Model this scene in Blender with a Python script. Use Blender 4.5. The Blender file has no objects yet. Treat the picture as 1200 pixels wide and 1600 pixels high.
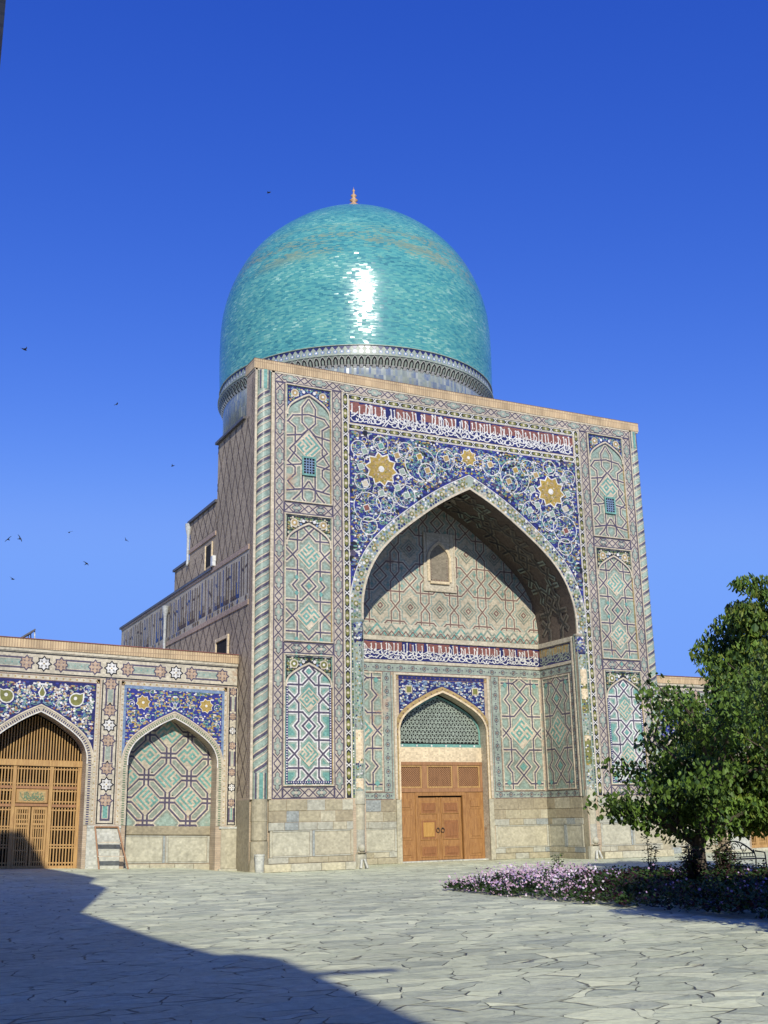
import bpy, math, random
from math import sin, cos, pi, radians, atan2, hypot, sqrt, floor
from mathutils import Matrix, Vector

scn = bpy.context.scene
COL = scn.collection
R = random.Random(7)

# ------------------------------------------------------------------ camera
CAM = (-15.8016, -41.7640, 1.95)
YAW, PITCH, ROLL = 0.465124, 0.270437, -0.019256
fw = Vector((sin(YAW)*cos(PITCH), cos(YAW)*cos(PITCH), sin(PITCH)))
r0 = Vector((cos(YAW), -sin(YAW), 0)); u0 = r0.cross(fw)
rt = cos(ROLL)*r0 + sin(ROLL)*u0; up = cos(ROLL)*u0 - sin(ROLL)*r0
cd = bpy.data.cameras.new('camera'); cam = bpy.data.objects.new('camera', cd); COL.objects.link(cam)
cam.matrix_world = Matrix(((rt.x, up.x, -fw.x, CAM[0]), (rt.y, up.y, -fw.y, CAM[1]), (rt.z, up.z, -fw.z, CAM[2]), (0, 0, 0, 1)))
cd.sensor_fit = 'AUTO'; cd.sensor_width = 36; cd.lens = 38.742; cd.clip_end = 3000; cd.clip_start = .05
scn.camera = cam

# ------------------------------------------------------------------ world, sun, exposure
TOSUN = Vector((-1, -3.15, 1.9)).normalized()
w = bpy.data.worlds.new('World'); scn.world = w; w.use_nodes = True
nt = w.node_tree; nt.nodes.clear()
sky = nt.nodes.new('ShaderNodeTexSky'); sky.sky_type = 'NISHITA'; sky.sun_disc = False
sky.sun_elevation = math.asin(TOSUN.z); sky.sun_rotation = atan2(TOSUN.x, TOSUN.y) % (2*pi)
sky.air_density = 1.0; sky.dust_density = 0.25; sky.ozone_density = 3.0; sky.altitude = 700
STR = 0.09
bg = nt.nodes.new('ShaderNodeBackground'); bg.inputs[1].default_value = STR
wo = nt.nodes.new('ShaderNodeOutputWorld')
hs = nt.nodes.new('ShaderNodeHueSaturation'); hs.inputs['Saturation'].default_value = 1.12
sep = nt.nodes.new('ShaderNodeSeparateColor'); com = nt.nodes.new('ShaderNodeCombineColor')
nt.links.new(sky.outputs[0], hs.inputs['Color']); nt.links.new(hs.outputs[0], sep.inputs[0])
# deep clear upland sky: each channel graded with one power curve (ref = value high up in the picture, goal, exponent)
for k, (tint, ref, goal, ex, top) in enumerate(((.62, .0278, .0255, 1.62, .185), (.80, .0853, .099, 1.22, .375), (1.45, .336, .56, .66, .97))):
    m1 = nt.nodes.new('ShaderNodeMath'); m1.operation = 'MULTIPLY'; m1.inputs[1].default_value = tint*STR/ref
    m2 = nt.nodes.new('ShaderNodeMath'); m2.operation = 'POWER'; m2.inputs[1].default_value = ex
    m3 = nt.nodes.new('ShaderNodeMath'); m3.operation = 'MULTIPLY'; m3.inputs[1].default_value = goal/STR
    nt.links.new(sep.outputs[k], m1.inputs[0]); nt.links.new(m1.outputs[0], m2.inputs[0]); nt.links.new(m2.outputs[0], m3.inputs[0]); m4 = nt.nodes.new('ShaderNodeMath'); m4.operation = 'SMOOTH_MIN'; m4.inputs[1].default_value = top/STR; m4.inputs[2].default_value = .25*top/STR
    nt.links.new(m3.outputs[0], m4.inputs[0]); nt.links.new(m4.outputs[0], com.inputs[k])
nt.links.new(com.outputs[0], bg.inputs[0]); nt.links.new(bg.outputs[0], wo.inputs[0])
sl = bpy.data.lights.new('sun', 'SUN'); sl.energy = 5.0; sl.angle = radians(.53); sl.color = (1, .955, .82)
so = bpy.data.objects.new('sun', sl); COL.objects.link(so); so.rotation_euler = TOSUN.to_track_quat('Z', 'Y').to_euler(); so.location = (-30, -60, 50)
scn.view_settings.view_transform = 'Standard'; scn.view_settings.look = 'None'
scn.view_settings.gamma = 1; scn.view_settings.exposure = 0.0

# ------------------------------------------------------------------ helpers
def lin(c): return tuple(((x/255+.055)/1.055)**2.4 if x > 10 else x/255/12.92 for x in c)
MATS = {}
ALB = .80
def mat(name, rgb, rough=.6, var=.18, scale=2.5, wear=0, wearcol=(.40, .27, .18), spec=.4, metal=0, fine=22, bump=0, piece=.18):
    rgb = tuple(x*ALB for x in rgb); wearcol = tuple(x*ALB for x in wearcol)
    m = bpy.data.materials.new(name); m.use_nodes = True; n = m.node_tree.nodes; L = m.node_tree.links
    b = n['Principled BSDF']; b.inputs['Roughness'].default_value = rough; b.inputs['Metallic'].default_value = metal
    b.inputs['Specular IOR Level'].default_value = spec
    tc = n.new('ShaderNodeTexCoord')
    a = n.new('ShaderNodeTexNoise'); a.inputs['Scale'].default_value = scale; a.inputs['Detail'].default_value = 5; a.inputs['Roughness'].default_value = .65
    f = n.new('ShaderNodeTexNoise'); f.inputs['Scale'].default_value = fine; f.inputs['Detail'].default_value = 2
    L.new(tc.outputs['Object'], a.inputs['Vector']); L.new(tc.outputs['Object'], f.inputs['Vector'])
    ad = n.new('ShaderNodeMath'); ad.operation = 'ADD'; L.new(a.outputs[0], ad.inputs[0]); L.new(f.outputs[0], ad.inputs[1])
    mr = n.new('ShaderNodeMapRange'); mr.inputs[1].default_value = .6; mr.inputs[2].default_value = 1.4
    mr.inputs[3].default_value = 1-var; mr.inputs[4].default_value = 1+var; L.new(ad.outputs[0], mr.inputs[0])
    mx = n.new('ShaderNodeMix'); mx.data_type = 'RGBA'; mx.blend_type = 'MULTIPLY'; mx.inputs[0].default_value = 1
    mx.inputs[6].default_value = (*rgb, 1); L.new(mr.outputs[0], mx.inputs[7])
    vm = n.new('ShaderNodeVectorMath'); vm.operation = 'MULTIPLY'; vm.inputs[1].default_value = (11, 11, 15); L.new(tc.outputs['Object'], vm.inputs[0])
    vf = n.new('ShaderNodeVectorMath'); vf.operation = 'FLOOR'; L.new(vm.outputs[0], vf.inputs[0])
    wn = n.new('ShaderNodeTexWhiteNoise'); wn.noise_dimensions = '3D'; L.new(vf.outputs[0], wn.inputs['Vector'])
    pr = n.new('ShaderNodeMapRange'); pr.inputs[3].default_value = 1-piece; pr.inputs[4].default_value = 1+piece; L.new(wn.outputs[0], pr.inputs[0])
    st = n.new('ShaderNodeTexNoise'); st.inputs['Scale'].default_value = .35; st.inputs['Detail'].default_value = 9; st.inputs['Roughness'].default_value = .7; L.new(tc.outputs['Object'], st.inputs['Vector'])
    sr = n.new('ShaderNodeMapRange'); sr.inputs[1].default_value = .35; sr.inputs[2].default_value = .68; sr.inputs[3].default_value = 1+piece*.6; sr.inputs[4].default_value = 1-piece*1.1; L.new(st.outputs[0], sr.inputs[0])
    ml = n.new('ShaderNodeMath'); ml.operation = 'MULTIPLY'; L.new(pr.outputs[0], ml.inputs[0]); L.new(sr.outputs[0], ml.inputs[1])
    mz = n.new('ShaderNodeMix'); mz.data_type = 'RGBA'; mz.blend_type = 'MULTIPLY'; mz.inputs[0].default_value = 1; L.new(mx.outputs[2], mz.inputs[6]); L.new(ml.outputs[0], mz.inputs[7])
    out = mz.outputs[2]
    if wear:
        ww = n.new('ShaderNodeTexNoise'); ww.inputs['Scale'].default_value = .55; ww.inputs['Detail'].default_value = 7; ww.inputs['Roughness'].default_value = .72
        L.new(tc.outputs['Object'], ww.inputs['Vector'])
        rm = n.new('ShaderNodeMapRange'); rm.inputs[1].default_value = .66-wear*.2; rm.inputs[2].default_value = .70-wear*.2
        rm.inputs[3].default_value = 0; rm.inputs[4].default_value = .8; L.new(ww.outputs[0], rm.inputs[0])
        m2 = n.new('ShaderNodeMix'); m2.data_type = 'RGBA'; m2.inputs[7].default_value = (*wearcol, 1)
        L.new(rm.outputs[0], m2.inputs[0]); L.new(out, m2.inputs[6]); out = m2.outputs[2]
    L.new(out, b.inputs['Base Color'])
    if bump:
        bp = n.new('ShaderNodeBump'); bp.inputs['Strength'].default_value = bump; bp.inputs['Distance'].default_value = .02
        L.new(ad.outputs[0], bp.inputs['Height']); L.new(bp.outputs[0], b.inputs['Normal'])
    MATS[name] = m; return m

mat('cream', (.57, .51, .39), .6, .16, 2, .3)
mat('cream_line', (.60, .52, .39), .6, .12)
mat('white_tile', (.74, .72, .68), .35, .10)
mat('sage', (.27, .31, .25), .45, .18, 3, .2, (.5, .41, .3))
mat('teal', (.17, .36, .31), .35, .22, 3, .3, (.5, .41, .3))
mat('pale_teal', (.31, .40, .33), .4, .16, 3, .25, (.5, .41, .3))
mat('grey_teal', (.32, .37, .31), .45, .14, 3, .2, (.5, .40, .3))
mat('buff', (.50, .44, .33), .65, .16, 2, .25)
mat('purple', (.098, .082, .125), .35, .25, 3, .12, (.35, .22, .16))
mat('brown_line', (.20, .12, .10), .5, .25, 3)
mat('navy', (.028, .030, .13), .3, .3, 4)
mat('blue', (.040, .046, .24), .3, .3, 3.5)
mat('sky_tile', (.20, .28, .42), .3, .25, 4)
mat('gold', (.42, .29, .06), .45, .2, 5)
mat('ochre', (.42, .30, .13), .5, .2, 5)
mat('olive', (.20, .20, .055), .4, .25, 5)
mat('leaf_tile', (.13, .22, .13), .4, .25, 5)
mat('black_tile', (.022, .022, .026), .35, .3)
mat('tan', (.46, .33, .23), .6, .2, 3)
mat('pink', (.50, .43, .35), .6, .15, 2.5, .2, (.5, .42, .32))
mat('red_brick', (.23, .085, .07), .7, .25, 3)
mat('side_brick', (.43, .345, .24), .8, .16, 1.2, .15, (.30, .22, .16))
mat('side_line', (.12, .085, .07), .7, .2)
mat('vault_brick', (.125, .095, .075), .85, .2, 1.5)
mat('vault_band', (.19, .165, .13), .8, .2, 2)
mat('plaster', (.74, .60, .40), .8, .06, 1.5)
mat('dark_void', (.012, .011, .010), .9, .2)
mat('pipe_grey', (.50, .52, .52), .5, .15)
mat('window_panel', (.27, .23, .17), .7, .2)
mat('roof_metal', (.11, .11, .12), .5, .2, 2)
mat('white_paint', (.72, .73, .72), .5, .08)
mat('iron', (.022, .022, .024), .45, .2)
mat('terracotta', (.50, .31, .17), .5, .15)
for i, c in enumerate([(.47, .43, .31), (.40, .355, .24), (.43, .42, .34), (.50, .475, .36), (.35, .30, .20), (.56, .51, .35)]):
    mat('stone_%s' % 'abcdef'[i], c, .7, .30, 1.3, 0, bump=.5, fine=7, piece=.10)
mat('bluestone', (.32, .345, .33), .6, .2, 3)
mat('marble', (.55, .55, .48), .55, .12, 2)

def brick_mat(name, c1, c2, mortar, bw, bh, ms=.012, axes='xz', rough=.8, offset=.5):
    m = bpy.data.materials.new(name); m.use_nodes = True; n = m.node_tree.nodes; L = m.node_tree.links; b = n['Principled BSDF']
    tc = n.new('ShaderNodeTexCoord'); sx = n.new('ShaderNodeSeparateXYZ'); cx = n.new('ShaderNodeCombineXYZ')
    L.new(tc.outputs['Object'], sx.inputs[0]); ix = {'x': 0, 'y': 1, 'z': 2}
    L.new(sx.outputs[ix[axes[0]]], cx.inputs[0]); L.new(sx.outputs[ix[axes[1]]], cx.inputs[1])
    br = n.new('ShaderNodeTexBrick'); br.inputs['Scale'].default_value = 1; br.inputs['Brick Width'].default_value = bw; br.inputs['Row Height'].default_value = bh
    br.inputs['Mortar Size'].default_value = ms; br.inputs['Color1'].default_value = (*c1, 1); br.inputs['Color2'].default_value = (*c2, 1); br.inputs['Mortar'].default_value = (*mortar, 1)
    br.offset = offset; L.new(cx.outputs[0], br.inputs['Vector'])
    no = n.new('ShaderNodeTexNoise'); no.inputs['Scale'].default_value = 1.4; no.inputs['Detail'].default_value = 6; L.new(tc.outputs['Object'], no.inputs['Vector'])
    mr = n.new('ShaderNodeMapRange'); mr.inputs[1].default_value = .3; mr.inputs[2].default_value = .7; mr.inputs[3].default_value = .75; mr.inputs[4].default_value = 1.2; L.new(no.outputs[0], mr.inputs[0])
    mx = n.new('ShaderNodeMix'); mx.data_type = 'RGBA'; mx.blend_type = 'MULTIPLY'; mx.inputs[0].default_value = 1
    L.new(br.outputs[0], mx.inputs[6]); L.new(mr.outputs[0], mx.inputs[7]); L.new(mx.outputs[2], b.inputs['Base Color'])
    b.inputs['Roughness'].default_value = rough
    bp = n.new('ShaderNodeBump'); bp.inputs['Strength'].default_value = .4; bp.inputs['Distance'].default_value = .01; bp.invert = True
    L.new(br.outputs['Fac'], bp.inputs['Height']); L.new(bp.outputs[0], b.inputs['Normal'])
    MATS[name] = m; return m
brick_mat('soldier_brick', (.52, .39, .23), (.43, .31, .18), (.30, .21, .13), .10, .6, .014, offset=0)
brick_mat('wall_brick', (.46, .36, .25), (.38, .29, .20), (.33, .27, .20), .26, .07, .01)
brick_mat('side_course', (.42, .33, .24), (.34, .26, .19), (.29, .23, .17), .26, .07, .01, 'yz')

def wood_mat(name, c1, c2, rough=.5):
    m = bpy.data.materials.new(name); m.use_nodes = True; n = m.node_tree.nodes; L = m.node_tree.links; b = n['Principled BSDF']
    tc = n.new('ShaderNodeTexCoord'); mp = n.new('ShaderNodeMapping'); mp.inputs['Scale'].default_value = (14, 14, 1.3); L.new(tc.outputs['Object'], mp.inputs[0])
    no = n.new('ShaderNodeTexNoise'); no.inputs['Scale'].default_value = 1.6; no.inputs['Detail'].default_value = 6; no.inputs['Distortion'].default_value = .7; L.new(mp.outputs[0], no.inputs['Vector'])
    cr = n.new('ShaderNodeValToRGB'); cr.color_ramp.elements[0].position = .3; cr.color_ramp.elements[0].color = (*c1, 1); cr.color_ramp.elements[1].position = .7; cr.color_ramp.elements[1].color = (*c2, 1)
    L.new(no.outputs[0], cr.inputs[0]); L.new(cr.outputs[0], b.inputs['Base Color']); b.inputs['Roughness'].default_value = rough
    MATS[name] = m
wood_mat('door_wood', (.21, .095, .03), (.37, .19, .065), .42)
wood_mat('door_wood_lit', (.33, .17, .04), (.46, .26, .07), .42)  # sunlit yellow of one leaf panel, put into the wood colour
wood_mat('door_wood_dark', (.18, .075, .025), (.29, .125, .045), .42)
wood_mat('old_wood', (.22, .105, .045), (.34, .17, .075), .6)
wood_mat('lattice_wood', (.29, .155, .055), (.47, .29, .105), .55)
wood_mat('bark', (.05, .038, .028), (.10, .075, .055), .9)

class MB:
    """collects faces with named materials and links them as one mesh object"""
    def __init__(s, mp=None): s.v = []; s.f = []; s.m = []; s.mats = []; s.mp = mp or (lambda u, v, h: (u, v, h)); s.h = .004; s.k = 0; s.uv = None
    def mi(s, m):
        if m not in s.mats: s.mats.append(m)
        return s.mats.index(m)
    def face(s, pts, m):
        n = len(s.v); s.v.extend(pts); s.f.append(tuple(range(n, n+len(pts)))); s.m.append(s.mi(m))
    def raw(s, vs, fs, m):
        n = len(s.v); s.v.extend(vs); i = s.mi(m)
        for f in fs: s.f.append(tuple(n+a for a in f)); s.m.append(i)
    # -- drawing on a surface
    def jig(s): s.k = (s.k+1) % 31; return s.h+s.k*.0002
    def poly(s, pts, m, h=None):
        h = s.h if h is None else h
        s.face([s.mp(u, v, h) for u, v in pts], m)
    def rect(s, a, b, c, d, m, h=None): s.poly([(a, b), (c, b), (c, d), (a, d)], m, h)
    def seg(s, p, q, wd, m, ext=.4, h=None):
        dx, dy = q[0]-p[0], q[1]-p[1]; l = hypot(dx, dy)
        if l < 1e-5: return
        dx /= l; dy /= l; e = wd*ext; nx, ny = -dy*wd/2, dx*wd/2
        p = (p[0]-dx*e, p[1]-dy*e); q = (q[0]+dx*e, q[1]+dy*e)
        s.poly([(p[0]+nx, p[1]+ny), (p[0]-nx, p[1]-ny), (q[0]-nx, q[1]-ny), (q[0]+nx, q[1]+ny)], m, s.jig() if h is None else h)
    def line(s, pts, wd, m, closed=False, clip=None):
        P = list(pts)+([pts[0]] if closed else [])
        for p, q in zip(P, P[1:]):
            if clip:
                c = clipseg(p, q, clip)
                if not c: continue
                p, q = c
            s.seg(p, q, wd, m)
    def strip(s, pts, wd, m, h=None, d0=None):
        """mitred ribbon along a smooth curve"""
        h = s.jig() if h is None else h; a = []; b = []
        o0, o1 = (-wd/2, wd/2) if d0 is None else (d0, d0+wd)
        for i, p in enumerate(pts):
            q0 = pts[max(i-1, 0)]; q1 = pts[min(i+1, len(pts)-1)]; dx, dy = q1[0]-q0[0], q1[1]-q0[1]; l = hypot(dx, dy) or 1
            nx, ny = -dy/l, dx/l
            k = 1
            if 0 < i < len(pts)-1:
                e = hypot(p[0]-q0[0], p[1]-q0[1]) or 1; c = ((p[0]-q0[0])*dx+(p[1]-q0[1])*dy)/(e*l); k = 1/max(c, .5)
            a.append((p[0]+nx*o0*k, p[1]+ny*o0*k)); b.append((p[0]+nx*o1*k, p[1]+ny*o1*k))
        for i in range(len(pts)-1): s.poly([a[i], a[i+1], b[i+1], b[i]], m, h)
        return a, b
    def disc(s, c, r, m, n=8, h=None, ry=None, rot=0):
        ry = ry or r
        s.poly([(c[0]+r*cos(rot+2*pi*i/n), c[1]+ry*sin(rot+2*pi*i/n)) for i in range(n)], m, s.jig() if h is None else h)
    def ring(s, c, r, wd, m, n=20, a0=0, a1=2*pi):
        h = s.jig()
        P = [(c[0]+cos(a0+(a1-a0)*i/n), c[1]+sin(a0+(a1-a0)*i/n)) for i in range(n+1)]
        for i in range(n):
            t, q = a0+(a1-a0)*i/n, a0+(a1-a0)*(i+1)/n
            s.poly([(c[0]+(r-wd/2)*cos(t), c[1]+(r-wd/2)*sin(t)), (c[0]+(r-wd/2)*cos(q), c[1]+(r-wd/2)*sin(q)), (c[0]+(r+wd/2)*cos(q), c[1]+(r+wd/2)*sin(q)), (c[0]+(r+wd/2)*cos(t), c[1]+(r+wd/2)*sin(t))], m, h)
    def block(s, a, b, c, d, m, h0, h1, bev=0):
        """a box standing on the surface from h0 to h1"""
        e = bev; P = lambda u, v, h: s.mp(u, v, h)
        o = [(a, b), (c, b), (c, d), (a, d)]; i = [(a+e, b+e), (c-e, b+e), (c-e, d-e), (a+e, d-e)]
        vs = [P(*p, h0) for p in o]+[P(*p, h1-e) for p in o]+[P(*p, h1) for p in i]
        fs = [(8, 9, 10, 11)]
        for k in range(4): q = (k+1) % 4; fs += [(k, q, 4+q, 4+k), (4+k, 4+q, 8+q, 8+k)]
        s.raw(vs, fs, m)
    def box(s, x0, y0, z0, x1, y1, z1, m):
        vs = [(x, y, z) for z in (z0, z1) for y in (y0, y1) for x in (x0, x1)]
        s.raw(vs, [(0, 1, 3, 2), (4, 6, 7, 5), (0, 4, 5, 1), (2, 3, 7, 6), (0, 2, 6, 4), (1, 5, 7, 3)], m)
    def tube(s, pts, rad, m, n=8, cap=True):
        pts = [Vector(p) for p in pts]; rr = rad if isinstance(rad, (list, tuple)) else [rad]*len(pts); vs = []; fs = []
        for i, p in enumerate(pts):
            t = (pts[min(i+1, len(pts)-1)]-pts[max(i-1, 0)]).normalized(); a = t.orthogonal().normalized() if i == 0 else (a-t*a.dot(t)).normalized(); b = t.cross(a)
            for k in range(n): vs.append(tuple(p+(a*cos(2*pi*k/n)+b*sin(2*pi*k/n))*rr[i]))
        for i in range(len(pts)-1):
            for k in range(n): q = (k+1) % n; fs.append((i*n+k, i*n+q, i*n+n+q, i*n+n+k))
        if cap: fs += [tuple(range(n))[::-1], tuple(range((len(pts)-1)*n, len(pts)*n))]
        s.raw(vs, fs, m)
    def lathe(s, c, prof, m, n=24, a0=0, a1=2*pi):
        vs = []; fs = []; full = abs(a1-a0-2*pi) < 1e-6; N = n if full else n+1
        for r, z in prof:
            for k in range(N): t = a0+(a1-a0)*k/n; vs.append((c[0]+r*cos(t), c[1]+r*sin(t), c[2]+z))
        for i in range(len(prof)-1):
            for k in range(n): q = (k+1) % N; fs.append((i*N+k, i*N+q, i*N+N+q, i*N+N+k))
        s.raw(vs, fs, m)
    def build(s, name, parent=None, smooth=False):
        me = bpy.data.meshes.new(name); me.from_pydata(s.v, [], s.f)
        for m in s.mats: me.materials.append(MATS[m])
        me.polygons.foreach_set('material_index', s.m)
        if smooth: me.polygons.foreach_set('use_smooth', [True]*len(s.f))
        if s.uv:
            l = me.uv_layers.new(name='UVMap'); l.data.foreach_set('uv', [c for f in s.f for i in f for c in s.uv[i]])
        me.update(); o = bpy.data.objects.new(name, me); COL.objects.link(o)
        if parent: o.parent = parent; o.matrix_parent_inverse = Matrix.Translation(parent.location).inverted()
        return o
def tag(o, label, cat=None, group=None, kind=None):
    if label: o['label'] = label
    if cat: o['category'] = cat
    if group: o['group'] = group
    if kind: o['kind'] = kind
    return o
def thing(name, loc, label, cat, group=None):
    o = bpy.data.objects.new(name, None); COL.objects.link(o); o.location = loc; o.empty_display_size = .3
    bpy.context.view_layer.update()
    return tag(o, label, cat, group)
def copy_tree(o, parent=None):
    c = o.copy(); COL.objects.link(c)
    if parent: c.parent = parent
    for ch in o.children: copy_tree(ch, c)
    return c
def clipseg(p, q, r):
    x0, y0, x1, y1 = r; t0, t1 = 0., 1.; dx, dy = q[0]-p[0], q[1]-p[1]
    for d, a in ((-dx, p[0]-x0), (dx, x1-p[0]), (-dy, p[1]-y0), (dy, y1-p[1])):
        if abs(d) < 1e-9:
            if a < -1e-9: return None
        else:
            t = a/d
            if d < 0: t0 = max(t0, t)
            else: t1 = min(t1, t)
    if t0 >= t1: return None
    return (p[0]+dx*t0, p[1]+dy*t0), (p[0]+dx*t1, p[1]+dy*t1)
NARCH = [(1, 0), (.996, .155), (.947, .318), (.85, .467), (.705, .598), (.53, .718), (.34, .836), (.17, .925), (0, 1)]
def halfarch(n=22):
    out = []
    for i in range(n+1):
        t = i/n*(len(NARCH)-1); k = min(int(t), len(NARCH)-2); f = t-k
        P = [NARCH[max(k-1, 0)], NARCH[k], NARCH[k+1], NARCH[min(k+2, len(NARCH)-1)]]
        out.append(tuple(.5*((2*P[1][j])+(-P[0][j]+P[2][j])*f+(2*P[0][j]-5*P[1][j]+4*P[2][j]-P[3][j])*f*f+(-P[0][j]+3*P[1][j]-3*P[2][j]+P[3][j])*f**3) for j in (0, 1)))
    return out
HA = halfarch()
def arch(cx, hw, zs, za, z0=None):
    """outline of a pointed arch from the left foot over the apex to the right foot"""
    L = [(cx-hw*a, zs+(za-zs)*b) for a, b in HA]; Rr = [(2*cx-x, z) for x, z in reversed(L[:-1])]
    p = L+Rr
    if z0 is not None: p = [(cx-hw, z0)]+p+[(cx+hw, z0)]
    return p
def holed(mb, x0, z0, x1, z1, ar, m, h):
    """wall face x0..x1, z0..z1 with the arch outline ar (feet at z0) cut out"""
    if ar[0][0] > x0: mb.rect(x0, z0, ar[0][0], z1, m, h)
    if ar[-1][0] < x1: mb.rect(ar[-1][0], z0, x1, z1, m, h)
    for p, q in zip(ar, ar[1:]):
        if q[0]-p[0] > 1e-6: mb.poly([p, q, (q[0], z1), (p[0], z1)], m, h)
def reveal(mb, ar, m, h0, h1):
    for p, q in zip(ar, ar[1:]): mb.face([mb.mp(*p, h0), mb.mp(*q, h0), mb.mp(*q, h1), mb.mp(*p, h1)], m)

# ------------------------------------------------------------------ ornament
KUFIC = [["###.#.#.#", "#...#.#.#", "###.#.#.#", "#...#.#.#", "#.###.#.#", "........#", "#########", "........#", "#.#######"],
         ["#.#######", "#.....#.#", "#.###.#.#", "#.#.#.#..", "#.###.###", "#.......#", "#####.#.#", "....#.#.#", "#.#.###.#"],
         ["#.#.#.###", "#.#.#.#..", "#.#.#.###", "#.#.....#", "#.#######", "#........", "#.###.###", "#.#.#.#.#", "###.###.#"]]
def kufic(mb, cx, cy, r, fg='teal', bg='cream_line', k=0, hb=.012):
    mb.poly([(cx-r, cy), (cx, cy-r), (cx+r, cy), (cx, cy+r)], bg, hb)
    B = KUFIC[k % 3]; n = 9; c = r*sqrt(2)*.86/n; old = mb.h; mb.h = hb+.003
    def T(i, j): x = (i-4)*c; y = (4-j)*c; return cx+(x-y)/sqrt(2), cy+(x+y)/sqrt(2)
    for j in range(n):
        i = 0
        while i < n:
            if B[j][i] == '#':
                e = i
                while e+1 < n and B[j][e+1] == '#': e += 1
                if e > i: mb.seg(T(i, j), T(e, j), c*.95, fg, .45)
                i = e
            i += 1
    for i in range(n):
        j = 0
        while j < n:
            if B[j][i] == '#':
                e = j
                while e+1 < n and B[e+1][i] == '#': e += 1
                if e > j: mb.seg(T(i, j), T(i, e), c*.95, fg, .45)
                j = e
            j += 1
    mb.h = old
def lattice(mb, rc, lines, wd, wl, dark, light, edge=None):
    """interlaced bands: dark line, light bands beside it, a second tone beside those"""
    if edge:
        mb.h = .0045
        for l in lines: mb.line(l, wl+.15, edge, clip=rc)
    mb.h = .0115
    for l in lines: mb.line(l, wl, light, clip=rc)
    mb.h = .0185
    for l in lines: mb.line(l, wd, dark, clip=rc)
    mb.h = .004
def star_lines(cx, cy, a, n0, n1, W=1.6, ends=True):
    """interlaced bands round a column of lozenges: kufic lozenge at even n, small one at odd"""
    out = []
    T = lambda u, v: (cx+u*a, cy+v*a)
    for n in range(n0, n1):
        b = n*4
        for s in (-1, 1):
            out.append([T(s*x, b+y) for x, y in ((-W, 1), (-.5, 1), (.5, 2), (-.5, 3), (-W, 3))])
            out.append([T(s*x, b+y) for x, y in ((-1.12, 0), (-.8, .36), (-.8, 1.64), (-1.12, 2), (-.8, 2.36), (-.8, 3.64), (-1.12, 4))])
            if ends: out.append([T(s*x, b+y) for x, y in ((-1.6, .45), (-1.12, 0), (-1.6, -.45))])
    return out
def chain(mb, p, q, wd, base='pink', line='purple', fill='grey_teal'):
    """border of crossed bands and lobed medallions from p to q (axis aligned)"""
    L = hypot(q[0]-p[0], q[1]-p[1]); dx, dy = (q[0]-p[0])/L, (q[1]-p[1])/L
    T = lambda s, t: (p[0]+dx*s-dy*t, p[1]+dy*s+dx*t)
    k = wd/.46; mb.h = .004
    mb.poly([T(0, -wd/2), T(L, -wd/2), T(L, wd/2), T(0, wd/2)], base)
    mb.h = .008
    for t in (-wd/2+.03, wd/2-.03): mb.seg(T(0, t), T(L, t), .045, line, 0)
    n = max(1, round(L/(1.30*k))); per = L/n
    for i in range(n+1):
        c = i*per; mb.h = .008
        for s in (-1, 1):
            P = [(-.38*k, s*.19*k), (-.03*k, -s*.13*k), (.03*k, -s*.13*k), (.38*k, s*.19*k)]
            for a, b in zip(P, P[1:]):
                a = (max(0, min(L, c+a[0])), a[1]); b = (max(0, min(L, c+b[0])), b[1])
                mb.seg(T(*a), T(*b), .042*k, line)
        if i < n:
            m = c+per/2; l = per/2-.30*k
            H = [(-l, 0), (-l+.10*k, .09*k), (-l+.20*k, .07*k), (-.14*k, .155*k), (.14*k, .155*k), (l-.20*k, .07*k), (l-.10*k, .09*k), (l, 0)]
            H = H+[(a, -b) for a, b in reversed(H[1:-1])]
            mb.poly([T(m+a, b) for a, b in H], fill, .018)
            mb.h = .021; mb.line([T(m+a, b) for a, b in H], .022*k, line, True)
            mb.poly([T(m+a, b) for a, b in ((-.1, 0), (0, -.07), (.1, 0), (0, .07))], base, .022)
    mb.h = .004
def ovals(mb, p, q, wd, step=.64, ground='leaf_tile'):
    L = hypot(q[0]-p[0], q[1]-p[1]); dx, dy = (q[0]-p[0])/L, (q[1]-p[1])/L
    T = lambda s, t: (p[0]+dx*s-dy*t, p[1]+dy*s+dx*t); h = wd/2
    mb.poly([T(0, -h), T(L, -h), T(L, h), T(0, h)], 'cream', .004)
    mb.poly([T(0, -h*.62), T(L, -h*.62), T(L, h*.62), T(0, h*.62)], 'black_tile', .006)
    n = max(1, round(L/step)); st = L/n
    for i in range(n):
        c = (i+.5)*st; r = st*.36; e = h*.58
        mb.poly([T(c-r, 0), T(c-r*.5, e*.8), T(c, e), T(c+r*.5, e*.8), T(c+r, 0), T(c+r*.5, -e*.8), T(c, -e), T(c-r*.5, -e*.8)], 'olive', .009)
        mb.disc(T(c, 0), .062, 'cream_line', 8, .012)
        for s in (-1, 1): mb.h = .010; mb.seg(T(c+st/2-st*.13, s*e), T(c+st/2+st*.13, -s*e), .034, 'white_tile', 0)
    mb.h = .009
    for t in (-h*.66, h*.66): mb.seg(T(0, t), T(L, t), .03, 'white_tile', 0)
    mb.h = .004
def beads(mb, p, q, wd, base='cream', dot='ochre', step=.25, r=.04, edge='brown_line'):
    L = hypot(q[0]-p[0], q[1]-p[1]); dx, dy = (q[0]-p[0])/L, (q[1]-p[1])/L
    T = lambda s, t: (p[0]+dx*s-dy*t, p[1]+dy*s+dx*t); h = wd/2
    mb.poly([T(0, -h), T(L, -h), T(L, h), T(0, h)], base, .004)
    n = max(1, round(L/step))
    for i in range(n): mb.disc(T((i+.5)*L/n, 0), r, dot, 6, .008)
    mb.h = .007
    if edge:
        for t in (-h, h): mb.seg(T(0, t), T(L, t), .03, edge, 0)
    mb.h = .004
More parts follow.
